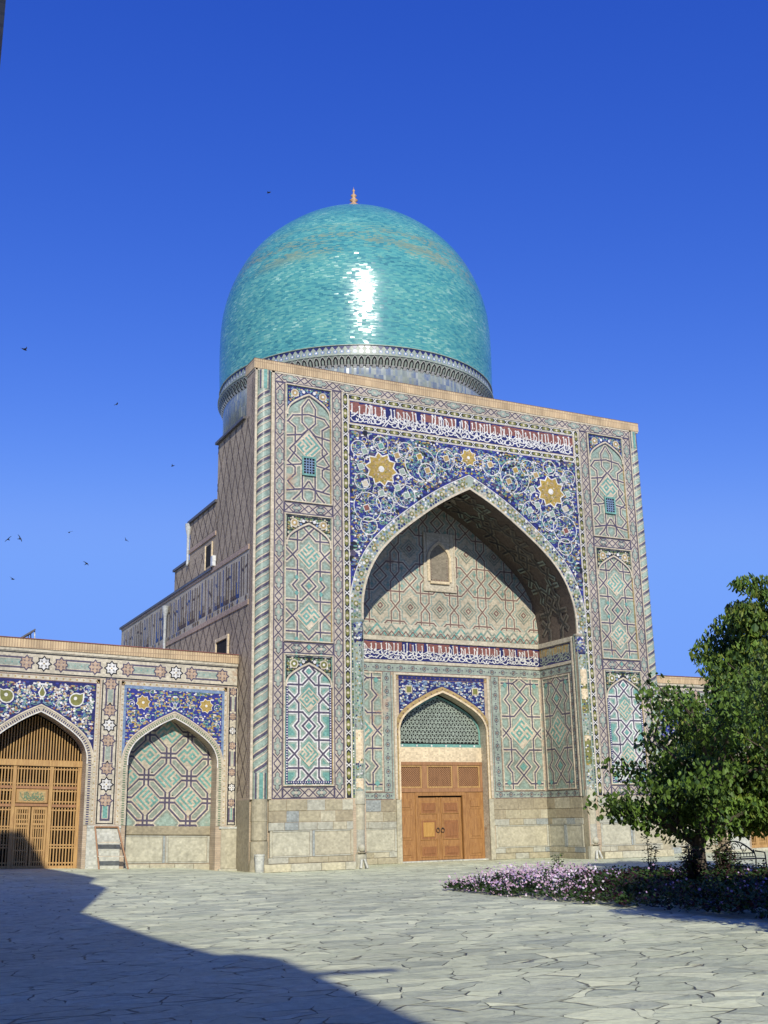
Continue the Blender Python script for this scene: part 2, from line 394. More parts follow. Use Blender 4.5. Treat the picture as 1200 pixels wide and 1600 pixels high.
def floral(mb, inside, box, dens, seed, base_h=.01, cols=None, vines=True, sym=None, size=1.0):
    """scattered blossoms, leaves and curling stems, mirrored about sym"""
    r = random.Random(seed); x0, z0, x1, z1 = box
    cols = cols or ['white_tile']*3+['sky_tile']*4+['blue']*3+['ochre']*3+['leaf_tile']*4+['gold']*2+['teal']*2+['navy']*3
    def put(fn, x, z):
        for xx in ([x] if sym is None else [x, 2*sym-x]): fn(xx, z, 1 if xx == x else -1)
    n = int((x1-x0)*(z1-z0)*dens/(2 if sym is not None else 1))
    for i in range(n):
        x = r.uniform(x0, x1) if sym is None else r.uniform(x0, sym); z = r.uniform(z0, z1)
        if not inside(x, z): continue
        c = r.choice(cols); t = r.random(); a = r.uniform(0, pi); s = size*r.uniform(.7, 1.3)
        if t < .5: put(lambda X, Z, g: mb.disc((X, Z), .052*s, c, 6, base_h+.004+r.random()*.006), x, z)
        elif t < .85: put(lambda X, Z, g: mb.disc((X, Z), .095*s, c, 6, base_h+.002+r.random()*.003, .032*s*1.2, a if g > 0 else pi-a), x, z)
        elif vines:
            A = r.uniform(0, 6.28); q = r.uniform(.12, .24)*size
            if inside(x+q, z) and inside(x-q, z) and inside(x, z+q) and inside(x, z-q):
                def f(X, Z, g):
                    mb.h = base_h+.001; mb.ring((X, Z), q, .026*size, 'white_tile' if r.random() < .45 else 'teal', 9, A if g > 0 else pi-A, (A+4) if g > 0 else pi-A-4)
                put(f, x, z)
    mb.h = .004
def star_flower(mb, c, rad, h, n=10, outer='gold', inner='ochre', mid='white_tile'):
    P = lambda R_, k, N: (c[0]+R_*cos(pi*k/N+.2), c[1]+R_*sin(pi*k/N+.2))
    mb.poly([P(rad*1.12 if k % 2 else rad*.86, k, n) for k in range(2*n)], 'white_tile', h)
    mb.poly([P(rad*1.02 if k % 2 else rad*.76, k, n) for k in range(2*n)], outer, h+.002)
    mb.poly([P(rad*.68 if k % 2 else rad*.45, k, n) for k in range(2*n)], inner, h+.004)
    mb.poly([P(rad*.5 if k % 2 else rad*.34, k, n) for k in range(2*n)], outer, h+.006)
    mb.disc(c, rad*.2, mid, 10, h+.008)
def script(mb, u0, u1, v0, v1, seed, ground='navy', top='red_brick', ink='white_tile', wd=.05, dens=1.0, split=.50):
    """cursive inscription band: tall uprights above a double row of bowls, loops and points"""
    r = random.Random(seed); H = v1-v0
    mb.rect(u0, v0, u1, v1, ground, .004)
    u = u0
    while u < u1-.1:                                      # red field showing between the uprights
        e = min(u1, u+r.uniform(.10, .4))
        if top: mb.rect(u, v0+H*(split+r.uniform(-.06, .06)), e, v1-H*r.uniform(.03, .10), top if r.random() < .86 else ground, .006)
        u = e
    mb.h = .010
    u = u0+.10
    while u < u1-.08:                                     # uprights
        for k in range(r.choice((1, 1, 2, 2, 3))):
            t = v0+H*r.uniform(.80, .95); b = v0+H*r.uniform(.22, .42); sl = r.uniform(-.04, .04)
            if u+.08 > u1: break
            mb.strip([(u, b), (u+sl*.5, (b+t)/2), (u+sl, t)], wd*1.1, ink)
            mb.seg((u+sl, t), (u+sl-wd*1.0, t-wd*.8), wd*.8, ink)
            if r.random() < .25: mb.strip([(u+sl, t), (u+sl+H*.14, t-H*.2), (u+sl+H*.10, t-H*.42), (u+sl-H*.05, t-H*.5)], wd*.8, ink)
            u += r.uniform(.13, .19)/dens
        u += r.uniform(.06, .22)/dens
    for row, (a, b) in enumerate(((.08, .26), (.26, .42), (.42, .56))):
        u = u0+.06
        while u < u1-.22:
            q = min(u1-u-.05, r.uniform(.16, .36)/dens); t = r.random(); y = v0+H*(a+(b-a)*.5)+r.uniform(-.04, .04)*H; hh = H*(b-a)*.62
            if t < .45: mb.strip([(u+q*.5-q*.55*cos(pi*i/8), y+hh*.5-hh*1.4*sin(pi*i/8)) for i in range(9)], wd, ink)
            elif t < .62:
                mb.ring((u+q*.4, y), min(hh, q)*.5, wd*.8, ink, 10); mb.seg((u+q*.5, y-hh*.3), (u+q*1.0, y-hh*.5), wd*.8, ink)
            elif t < .8: mb.strip([(u, y-hh*.9), (u+q*.5, y-hh*.1), (u+q, y+hh*1.2)], wd, ink)
            else: mb.strip([(u, y+hh*.4), (u+q*.5, y-hh*.3), (u+q*1.0, y+hh*.1)], wd*.9, ink)
            if r.random() < .5: mb.disc((u+q*.5, y+hh*1.0), wd*.62, ink, 4)
            u += q*r.uniform(.62, .9)*(1 if row < 2 else 1.5)
    mb.h = .004
def stones(mb, u0, u1, rows, seed, proud=.03, sizes=(.45, .95), mats='abcdf', gap=.008):
    r = random.Random(seed)
    for (z0, z1, pr, sz, ms) in rows:
        u = u0
        while u < u1-.01:
            e = u+r.uniform(*(sz or sizes)); e = u1 if u1-e < .25 else e
            m = 'stone_'+r.choice(ms or mats) if r.random() > .08 else 'bluestone'
            mb.block(u+gap, z0+gap, min(e, u1)-gap, z1-gap, m, -.02, proud*pr+r.uniform(0, .008), .008)
            u = e
def framed(mb, u0, u1, z0, z1, n, seed, proud=.03):
    """big marble slabs divided by grey-blue upright strips"""
    r = random.Random(seed); s = (u1-u0)/n
    for i in range(n):
        a, b = u0+i*s, u0+(i+1)*s; q = .12
        mb.block(a+q, z0+.06, b-q, z1-.06, 'stone_'+r.choice('add'), -.02, proud*.5, .012)
        mb.block(a+.01, z0+.01, a+q-.01, z1-.01, r.choice(('bluestone', 'stone_c', 'stone_d')), -.02, proud, .006)
        mb.block(b-q+.01, z0+.01, b-.01, z1-.01, r.choice(('bluestone', 'stone_a', 'stone_c')), -.02, proud, .006)
        mb.block(a+q, z1-.055, b-q, z1-.005, 'stone_c', -.02, proud, .004); mb.block(a+q, z0+.005, b-q, z0+.055, 'stone_c', -.02, proud, .004)

# ------------------------------------------------------------------ ground
def sstep(a, b, x): t = max(0, min(1, (x-a)/(b-a))); return t*t*(3-2*t)
def gz(x, y):
    g = sstep(-.6, -3, x)*.16*sstep(-14, 0, y)+.028*max(0, min(14, -x-.9))*sstep(-16, 0, y)*sstep(9, 5, y)
    return g
def ground_mat():
    m = bpy.data.materials.new('flagstone_paving'); m.use_nodes = True; n = m.node_tree.nodes; L = m.node_tree.links; b = n['Principled BSDF']
    tc = n.new('ShaderNodeTexCoord'); dn = n.new('ShaderNodeTexNoise'); dn.inputs['Scale'].default_value = .9; dn.inputs['Detail'].default_value = 3; L.new(tc.outputs['Object'], dn.inputs['Vector'])
    ma = n.new('ShaderNodeVectorMath'); ma.operation = 'MULTIPLY_ADD'; ma.inputs[1].default_value = (.55, .55, 0); L.new(dn.outputs['Color'], ma.inputs[0]); L.new(tc.outputs['Object'], ma.inputs[2])
    mp = n.new('ShaderNodeMapping'); mp.inputs['Scale'].default_value = (1.6, 2.5, 0); mp.inputs['Rotation'].default_value = (0, 0, radians(-20)); L.new(ma.outputs[0], mp.inputs[0])
    ve = n.new('ShaderNodeTexVoronoi'); ve.feature = 'DISTANCE_TO_EDGE'; ve.inputs['Randomness'].default_value = .9; ve.inputs['Scale'].default_value = 1; L.new(mp.outputs[0], ve.inputs['Vector'])
    vc = n.new('ShaderNodeTexVoronoi'); vc.feature = 'F1'; vc.inputs['Randomness'].default_value = .9; vc.inputs['Scale'].default_value = 1; L.new(mp.outputs[0], vc.inputs['Vector'])
    jn = n.new('ShaderNodeTexNoise'); jn.inputs['Scale'].default_value = 1.3; jn.inputs['Detail'].default_value = 4; L.new(tc.outputs['Object'], jn.inputs['Vector'])
    jw = n.new('ShaderNodeMapRange'); jw.inputs[1].default_value = .42; jw.inputs[2].default_value = .70; jw.inputs[3].default_value = .0015; jw.inputs[4].default_value = .05; L.new(jn.outputs[0], jw.inputs[0])
    ed = n.new('ShaderNodeMapRange'); ed.inputs[1].default_value = 0; ed.inputs[3].default_value = 0; ed.inputs[4].default_value = 1; L.new(ve.outputs['Distance'], ed.inputs[0]); L.new(jw.outputs[0], ed.inputs[2])
    cr = n.new('ShaderNodeValToRGB'); e = cr.color_ramp.elements
    e[0].color = (.53, .56, .375, 1); e[1].color = (.65, .665, .455, 1); e.new(.5).color = (.59, .615, .415, 1)
    sp = n.new('ShaderNodeSeparateColor'); L.new(vc.outputs['Color'], sp.inputs[0]); L.new(sp.outputs[0], cr.inputs[0])
    no = n.new('ShaderNodeTexNoise'); no.inputs['Scale'].default_value = 5; no.inputs['Detail'].default_value = 8; no.inputs['Roughness'].default_value = .7; L.new(tc.outputs['Object'], no.inputs['Vector'])
    mr = n.new('ShaderNodeMapRange'); mr.inputs[1].default_value = .3; mr.inputs[2].default_value = .7; mr.inputs[3].default_value = .78; mr.inputs[4].default_value = 1.2; L.new(no.outputs[0], mr.inputs[0])
    mx = n.new('ShaderNodeMix'); mx.data_type = 'RGBA'; mx.blend_type = 'MULTIPLY'; mx.inputs[0].default_value = 1; L.new(cr.outputs[0], mx.inputs[6]); L.new(mr.outputs[0], mx.inputs[7])
    m2 = n.new('ShaderNodeMix'); m2.data_type = 'RGBA'; m2.inputs[6].default_value = (.25, .24, .165, 1); L.new(ed.outputs[0], m2.inputs[0]); L.new(mx.outputs[2], m2.inputs[7]); L.new(m2.outputs[2], b.inputs['Base Color'])
    b.inputs['Roughness'].default_value = .72
    dn2 = n.new('ShaderNodeTexNoise'); dn2.inputs['Scale'].default_value = .16; dn2.inputs['Detail'].default_value = 8; dn2.inputs['Roughness'].default_value = .65; L.new(tc.outputs['Object'], dn2.inputs['Vector'])
    dr2 = n.new('ShaderNodeMapRange'); dr2.inputs[1].default_value = .36; dr2.inputs[2].default_value = .66; dr2.inputs[3].default_value = .84; dr2.inputs[4].default_value = 1.12; L.new(dn2.outputs[0], dr2.inputs[0])
    m4 = n.new('ShaderNodeMix'); m4.data_type = 'RGBA'; m4.blend_type = 'MULTIPLY'; m4.inputs[0].default_value = 1; L.new(m2.outputs[2], m4.inputs[6]); L.new(dr2.outputs[0], m4.inputs[7]); L.new(m4.outputs[2], b.inputs['Base Color'])
    h1 = n.new('ShaderNodeMath'); h1.operation = 'MULTIPLY'; h1.inputs[1].default_value = .9; L.new(no.outputs[0], h1.inputs[0])
    h2 = n.new('ShaderNodeMath'); h2.operation = 'ADD'; L.new(h1.outputs[0], h2.inputs[0]); L.new(ed.outputs[0], h2.inputs[1])
    sbv = n.new('ShaderNodeVectorMath'); sbv.operation = 'SUBTRACT'; L.new(mp.outputs[0], sbv.inputs[0]); L.new(vc.outputs['Position'], sbv.inputs[1])
    cz_ = n.new('ShaderNodeVectorMath'); cz_.operation = 'SUBTRACT'; cz_.inputs[1].default_value = (.5, .5, .5); L.new(vc.outputs['Color'], cz_.inputs[0])
    dt = n.new('ShaderNodeVectorMath'); dt.operation = 'DOT_PRODUCT'; L.new(sbv.outputs[0], dt.inputs[0]); L.new(cz_.outputs[0], dt.inputs[1])
    h0 = n.new('ShaderNodeMath'); h0.operation = 'MULTIPLY_ADD'; h0.inputs[1].default_value = 2.6; L.new(dt.outputs['Value'], h0.inputs[0]); L.new(h2.outputs[0], h0.inputs[2]); h2 = h0
    h3 = n.new('ShaderNodeMath'); h3.operation = 'MULTIPLY_ADD'; h3.inputs[1].default_value = .8; L.new(sp.outputs[1], h3.inputs[0]); L.new(h2.outputs[0], h3.inputs[2])
    bp = n.new('ShaderNodeBump'); bp.inputs['Strength'].default_value = 1; bp.inputs['Distance'].default_value = .045; L.new(h3.outputs[0], bp.inputs['Height']); L.new(bp.outputs[0], b.inputs['Normal'])
    MATS['paving'] = m
ground_mat()
g = MB(); xs = [-900, -300, -120]+[-60+1.5*i for i in range(80)]+[62, 120, 300, 900]; ys = [-900, -300, -120]+[-60+1.5*i for i in range(60)]+[32, 60, 120, 300, 900]
for j in range(len(ys)):
    for i in range(len(xs)): g.v.append((xs[i], ys[j], gz(xs[i], ys[j])))
for j in range(len(ys)-1):
    for i in range(len(xs)-1): a = j*len(xs)+i; g.f.append((a, a+1, a+1+len(xs), a+len(xs))); g.m.append(0)
g.mats = ['paving']
tag(g.build('ground', smooth=True), 'uneven grey green flagstone paving of the sunlit courtyard', kind='structure')

# ------------------------------------------------------------------ the domed mosque
XC, HW, ZS, ZA = 9.58, 5.5, 10.0, 16.45
XL, XR = -.9, 19.72
mosque = thing('mosque', (XC, 6, 0), 'tall tiled mosque with a deep arched portal under a glossy turquoise dome', 'mosque')
F = lambda u, v, h: (u, -h, v)
BY = 3.15
B = lambda u, v, h: (u, BY-h, v)
RVR = lambda u, v, h: (XC+HW-h, u, v)
RVL = lambda u, v, h: (XC-HW+h, u, v)
SD = lambda u, v, h: (XL-h, u, v)
ARC = arch(XC, HW, ZS, ZA, 0)

p = MB(F)
holed(p, 0, 0, 2*XC, 20.7, ARC, 'wall_brick', 0)
p.box(XL, .12, 0, -.001, 1.06, 20.7, 'wall_brick'); p.box(2*XC+.001, .12, 0, XR, 1.06, 20.7, 'wall_brick')
p.block(XL, 2.72, -.80, 20.7, 'cream_line', -.12, .03); p.block(-.15, 2.72, -.015, 20.7, 'cream_line', -.12, .03)
p.block(2*XC+.015, 2.72, 2*XC+.12, 20.7, 'cream_line', -.12, .03)
p.rect(0, 0, 2*XC, 20.7, 'wall_brick', -1.06) if False else None
p.box(0, 1.0, 17.2, 2*XC, 1.06, 20.7, 'wall_brick')
for a, b in ((0, XC-HW-.02), (XC+HW+.02, 2*XC)): p.box(a, .02, 0, b, 1.06, 17.2, 'wall_brick')
portal_wall = p.build('portal_wall', mosque)
p = MB(); p.box(XL-.06, -.05, 20.7, XR+.05, 1.1, 21.13, 'soldier_brick'); p.box(XL-.03, -.03, 20.62, XR+.02, 1.0, 20.7, 'cream_line')
p.box(XL-.07, -.06, 21.13, XR+.06, 1.12, 21.15, 'brown_line')
p.build('parapet', mosque)

# twisted corner columns
def column(cx, r, name, yc=.1, seed=1):
    rr = r
    def mp(u, v, h): t = -pi/2+u/rr; return (cx+(rr+h)*cos(t), yc+(rr+h)*sin(t), v)
    c = MB(mp); U = rr*pi*.78; N = 24
    for i in range(N):
        a, b = -U+2*U*i/N, -U+2*U*(i+1)/N; c.rect(a, 2.72, b, 20.62, 'grey_teal', 0)
    per = .60; z = 2.4; k = 0
    def wind(off, wd, m, h):
        n = 24
        for i in range(n):
            a, b = -U+2*U*i/n, -U+2*U*(i+1)/n
            for z0 in [3.9+per*j+off for j in range(-2, 28)]:
                za, zb = z0+.62*a, z0+.62*b
                if za < 3.7 or zb+wd > 19.75: continue
                c.poly([(a, za), (b, zb), (b, zb+wd), (a, za+wd)], m, h)
    wind(0, .115, 'purple', .010); wind(.125, .055, 'cream_line', .010); wind(.21, .22, 'pale_teal', .010); wind(.465, .055, 'cream_line', .010)
    for a, b in ((2.74, 3.72), (19.75, 20.62)):
        for (u, w_, m) in ((-.55, .09, 'purple'), (-.2, .2, 'teal'), (.22, .09, 'purple'), (.4, .12, 'teal'), (-.35, .06, 'cream_line'), (.1, .06, 'cream_line')):
            c.rect(u*rr*1.6, a, u*rr*1.6+w_*rr*2.2, b, m, .012)
    o = c.build(name, mosque, True)
    d = MB(); d.lathe((cx, yc, 0), [(rr+.02, 2.72), (rr+.03, 1.9), (rr+.015, 1.88), (rr+.02, 1.2), (rr-.02, 1.16), (rr+.05, 1.14), (rr+.04, .5), (rr+.08, .3), (rr+.1, 0)], 'stone_b', 20); d.build('column_base', o)
    return o
column(-.475, .31, 'corner_column'); column(19.42, .27, 'corner_column', .16)

# borders of the two flanking bays
def mir(x, s): return x if s == 0 else 2*XC-x
for s in (0, 1):
    b = MB(F)
    for u in (.235, 2.91): chain(b, (mir(u, s), 2.74), (mir(u, s), 20.22), .47)
    for z in (2.96, 8.70, 14.64):
        x0, x1 = sorted((mir(.475, s), mir(2.67, s))); chain(b, (x0, z), (x1, z), .48 if z < 9 else .50)
    if s == 0: chain(b, (0, 20.46), (2*XC, 20.46), .47)
    b.build('tile_border', mosque)

def panel(s, kind):
    u0, u1 = sorted((mir(.475, s), mir(2.67, s))); cx = (u0+u1)/2
    z0, z1, za, zs = {'low': (3.21, 8.45, 8.08, 7.12), 'mid': (8.96, 14.38, 14.0, 13.0), 'top': (14.90, 20.22, 19.84, 18.8)}[kind]
    m = MB(F); fr = .055
    m.rect(u0, z0, u1, z1, 'teal' if kind == 'low' else 'pale_teal', .003)
    i0, i1 = u0+.10, u1-.10; j0, j1 = z0+.10, z1-.10
    hw = (i1-i0)/2
    if kind == 'low':
        a = .55; zc = 4.46; lattice(m, (i0, j0, i1, j1), star_lines(cx, zc, a, -1, 3), .072, .18, 'purple', 'white_tile', 'pale_teal')
        for n in range(2): kufic(m, cx, zc+n*4*a*.978, .50, 'teal', 'cream_line', n+s, .03)
        for n in (-1, 0, 1): m.poly([(cx-.13, zc+2*a+n*4*a), (cx, zc+2*a-.13+n*4*a), (cx+.13, zc+2*a+n*4*a), (cx, zc+2*a+.13+n*4*a)], 'teal', .026)
        for x in (i0+.05, i1-.05):
            m.rect(x-.05, j0, x+.05, zs+.1, 'navy', .030)
            k = j0
            while k < zs: m.rect(x-.025, k, x+.025, k+.05, 'white_tile', .033); k += .10
        m.rect(i0+.1, j0, i1-.1, j0+.10, 'navy', .030)
        k = i0+.12
        while k < i1-.12: m.rect(k, j0+.03, k+.045, j0+.075, 'white_tile', .033); k += .10
    elif kind == 'mid':
        a = .645; zc = 10.03; lattice(m, (i0, j0, i1, j1), star_lines(cx, zc, a, -1, 3), .064, .18, 'purple', 'cream', 'sage')
        for n in range(2): kufic(m, cx, zc+n*2.58, .60, 'teal', 'cream_line', n+1+s, .03)
        for n in (-1, 0): 
            for dx, dz in ((0, 0), (-.55, .33), (.55, .33), (-.55, -.33), (.55, -.33)):
                x, z = cx+dx, zc+2*a+n*4*a+dz; m.poly([(x-.1, z), (x, z-.12), (x+.1, z), (x, z+.12)], 'teal', .028)
    else:
        T = lambda x, y: (cx+(x-355)*.0084, 21.84-.00847*y-(355-x)*.00138)
        pl = [[(352, 262), (318, 305), (318, 385), (352, 425)], [(200, 400), (240, 375), (268, 345), (352, 345)], [(240, 375), (280, 410), (280, 540), (240, 590)], [(220, 452), (318, 452), (352, 425)],
              [(352, 425), (250, 525), (352, 630)], [(220, 610), (310, 610), (352, 570)], [(240, 590), (280, 625), (280, 660), (240, 695), (278, 740), (330, 742)], [(320, 600), (320, 790), (352, 830)], [(230, 742), (352, 742)], [(235, 820), (300, 770), (352, 705)]]
        L = []
        for q in pl:
            q = [T(*k) for k in q]; L += [q, [(2*cx-x, z) for x, z in q]]
        lattice(m, (i0, j0, i1, j1), L, .064, .18, 'purple', 'cream', 'sage')
        kufic(m, cx, 17.45, .66, 'teal', 'cream_line', s, .03)
    # spandrels over the pointed head
    A = arch(cx, hw, zs, za)
    for P in ([q for q in A if q[0] <= cx+1e-6], [q for q in A if q[0] >= cx-1e-6]):
        e = P[0] if P[0][0] < cx-.01 else P[-1]
        edge = i0 if e[0] < cx else i1
        for q, w2 in zip(P, P[1:]): m.poly([q, w2, (w2[0], j1), (q[0], j1)], 'navy' if kind == 'top' else 'black_tile', .036)
    zin = lambda x: max([b0[1]+(b1[1]-b0[1])*(x-b0[0])/(b1[0]-b0[0]) for b0, b1 in zip(A, A[1:]) if b1[0] > b0[0] and b0[0] <= x <= b1[0]] or [zs])
    ok = lambda x, z: i0+.05 < x < i1-.05 and z < j1-.05 and z > zin(x)+.10
    cols = None if kind == 'top' else ['white_tile', 'cream', 'leaf_tile', 'leaf_tile', 'olive', 'grey_teal', 'ochre']
    floral(m, ok, (i0, zs, i1, j1), 240, 5, .038, cols, False, cx, .75)
    for g_ in (-1, 1):
        c = (cx+g_*hw*.66, j1-.30); m.disc(c, .19, 'cream', 12, .050); m.disc(c, .14, 'olive' if kind == 'low' else 'ochre', 10, .053); m.disc(c, .06, 'white_tile', 8, .056)
        m.disc((cx+g_*hw*.25, j1-.2), .075, 'white_tile', 8, .050); m.disc((cx+g_*hw*.37, j1-.34), .06, 'sky_tile', 8, .050)
    m.strip(A, .075, 'cream_line', .058); m.strip([(x, z-.07) for x, z in A], .035, 'purple', .05)
    for a_, b_, c_, d_ in ((u0, z0, u1, z0+fr), (u0, z1-fr, u1, z1), (u0, z0+fr, u0+fr, z1-fr), (u1-fr, z0+fr, u1, z1-fr)): m.block(a_, b_, c_, d_, 'cream_line', 0, .07, .01)
    m.block(i1-.0, z0+fr, i1+.035, zs, 'ochre', 0, .05, .008)
    o = m.build('tile_panel', mosque)
    if kind == 'top':
        q = MB(F); x0, x1, a, b = cx-.32, cx+.32, 16.12, 16.98
        q.rect(x0, a, x1, b, 'dark_void', .034); 
        q.block(x0, a, x1, a+.08, 'teal', .03, .09); q.block(x0, b-.08, x1, b, 'teal', .03, .09); q.block(x0, a+.08, x0+.07, b-.08, 'teal', .03, .09); q.block(x1-.07, a+.08, x1, b-.08, 'teal', .03, .09)
        for i in range(1, 4): q.block(x0+.07+.125*i-.02, a+.08, x0+.07+.125*i+.02, b-.08, 'sky_tile', .03, .075)
        for j in range(1, 6): q.block(x0+.07, a+.08+.117*j-.02, x1-.07, a+.08+.117*j+.02, 'sky_tile', .03, .07)
        q.build('window_grille', o)
for s in (0, 1):
    for k in ('low', 'mid', 'top'): panel(s, k)

# central field: oval borders, inscription, blue spandrels, arch band
o_ = MB(F)
for s in (0, 1): ovals(o_, (mir(3.33, s), 2.74), (mir(3.33, s), 20.22), .35)
ovals(o_, (3.51, 20.06), (2*XC-3.51, 20.06), .32); ovals(o_, (3.51, 18.68), (2*XC-3.51, 18.68), .32)
o_.block(3.15, 20.2, 2*XC-3.15, 20.25, 'cream_line', 0, .05)
for s in (0, 1):
    x0, x1 = sorted((mir(3.15, s), mir(3.195, s))); o_.block(x0, 2.74, x1, 20.2, 'cream_line', 0, .05)
o_.build('oval_border', mosque)
t_ = MB(F); script(t_, 3.55, 2*XC-3.55, 18.86, 19.89, 3, 'navy', 'red_brick', 'white_tile', .05, 1.05)
t_.build('calligraphy_band', mosque)

sp = MB(F)
ARC0 = arch(XC, HW, ZS, ZA)
inn, outr = sp.strip(ARC0, .62, 'olive', .008, 0.0)
sp.f.clear(); sp.v.clear(); sp.m.clear()
outer = outr if outr[len(outr)//2][1] > inn[len(inn)//2][1] else inn
def zo(x):
    z = ZS
    for a, b in zip(outer, outer[1:]):
        if a[0] <= x <= b[0] and b[0] > a[0]: z = a[1]+(b[1]-a[1])*(x-a[0])/(b[0]-a[0])
    return z
U0, U1, ZT = 3.51, 2*XC-3.51, 18.52
pts = [(x, z) for x, z in outer if U0 < x < U1]
left = [p_ for p_ in pts if p_[0] <= XC]; z_first = left[0][1]
P = [(U0, z_first-.2)]+pts+[(U1, z_first-.2)]
for a, b in zip(P, P[1:]):
    if b[0] > a[0]: sp.poly([a, b, (b[0], ZT), (a[0], ZT)], 'blue', .004)
ins = lambda x, z: U0+.06 < x < U1-.06 and zo(x)+.09 < z < ZT-.06
STARS = [((5.05, 16.86), .74), ((9.58, 17.98), .40)]
def ins2(x, z): return ins(x, z) and all(hypot(x-c[0], z-c[1]) > r_*1.05 for c, r_ in STARS)
floral(sp, ins2, (U0, 11, U1, ZT), 26, 10, .006, ['navy', 'navy', 'black_tile', 'purple'], False, XC, 2.3)
floral(sp, ins2, (U0, 11, U1, ZT), 105, 11, .012, None, True, XC, .92)
sp.h = .024
for (x, z, r_) in ((7.05, 17.35, .80), (7.35, 17.0, .42), (6.2, 15.75, .52), (4.35, 15.05, .66), (4.4, 14.2, .4), (8.35, 17.75, .48), (6.3, 17.9, .38), (3.95, 17.7, .36), (5.05, 18.05, .36), (5.9, 16.4, .34), (4.1, 16.2, .36), (5.2, 15.35, .42), (9.05, 17.8, .3)):
    for g_ in (0, 1):
        X = mir(x, g_); n = 28
        for i in range(n):
            t, q = 2*pi*i/n, 2*pi*(i+1)/n; A, Bq = (X+r_*cos(t), z+r_*sin(t)), (X+r_*cos(q), z+r_*sin(q))
            if ins(*A) and ins(*Bq): sp.seg(A, Bq, .042, 'white_tile', .1, .026)
for (x, z, m_) in ((5.05, 17.95, 'teal'), (5.05, 15.75, 'pale_teal'), (4.05, 16.86, 'pale_teal'), (6.1, 16.86, 'grey_teal'), (5.85, 17.6, 'ochre'), (4.25, 17.6, 'pale_teal'), (5.85, 16.1, 'pale_teal'), (4.25, 16.1, 'cream'), (7.4, 17.1, 'ochre'), (7.0, 17.7, 'gold'), (8.4, 17.8, 'ochre'), (4.3, 15.0, 'red_brick'), (6.3, 15.8, 'pale_teal')):
    for g_ in (0, 1):
        X = mir(x, g_); s_ = .17
        if ins(X, z):
            sp.poly([(X+s_*1.25*cos(k*pi/4+.4)*(1 if k % 2 else .72), z+s_*1.25*sin(k*pi/4+.4)*(1 if k % 2 else .72)) for k in range(8)], 'white_tile', .030); sp.poly([(X+s_*cos(k*pi/4+.4)*(1 if k % 2 else .7), z+s_*sin(k*pi/4+.4)*(1 if k % 2 else .7)) for k in range(8)], m_, .033)
for c, r_ in STARS:
    for g_ in (0, 1):
        if g_ and abs(c[0]-XC) < .01: continue
        star_flower(sp, (mir(c[0], g_), c[1]), r_, .036, 10 if r_ > .5 else 8)
rs = random.Random(6)
for c, r_ in STARS:
    for X in ({c[0], 2*XC-c[0]}):
        for i in range(90 if r_ > .5 else 30):
            q = r_*.82*sqrt(rs.random()); t = rs.uniform(0, 6.28)
            if q > r_*.22: sp.disc((X+q*cos(t), c[1]+q*sin(t)), rs.uniform(.025, .05), rs.choice(['olive', 'ochre', 'gold', 'cream', 'tan', 'ochre']), 5, .048+rs.random()*.004)
spandrel = sp.build('spandrel', mosque)
ab = MB(F)
full = ARC0
ab.strip(full, .62, 'grey_teal', .006, 0.0)
ab.strip(full, .10, 'cream_line', .05, 0.0)
ln = 0
rr = random.Random(4)
seg_n = []
for a, b in zip(full, full[1:]): seg_n.append((ln, a, b)); ln += hypot(b[0]-a[0], b[1]-a[1])
def at_arch(s, off):
    for l0, a, b in seg_n:
        l = hypot(b[0]-a[0], b[1]-a[1])
        if s <= l0+l: f = (s-l0)/l; dx, dy = (b[0]-a[0])/l, (b[1]-a[1])/l; return a[0]+dx*(s-l0)-dy*off, a[1]+dy*(s-l0)+dx*off
    return full[-1]
n = int(ln/.155)
for i in range(n):
    s_ = (i+.5)*ln/n
    for j, off in enumerate((.17, .285, .40, .52)):
        m_ = rr.choice(['olive', 'olive', 'navy', 'ochre', 'leaf_tile', 'cream', 'white_tile', 'sky_tile', 'purple', 'pink'])
        ab.disc(at_arch(s_+(.07 if j % 2 else 0), off), rr.uniform(.045, .07), m_, 6, .010+rr.random()*.004)
    if i % 4 == 0:
        ab.disc(at_arch(s_, .34), .12, 'olive', 8, .018); ab.disc(at_arch(s_, .34), .065, 'cream_line', 8, .021)
        ab.disc(at_arch(s_+.3, .55), .07, 'white_tile', 7, .018)
ab.strip(full, .035, 'white_tile', .024, .60)
ab.build('arch_border', mosque)

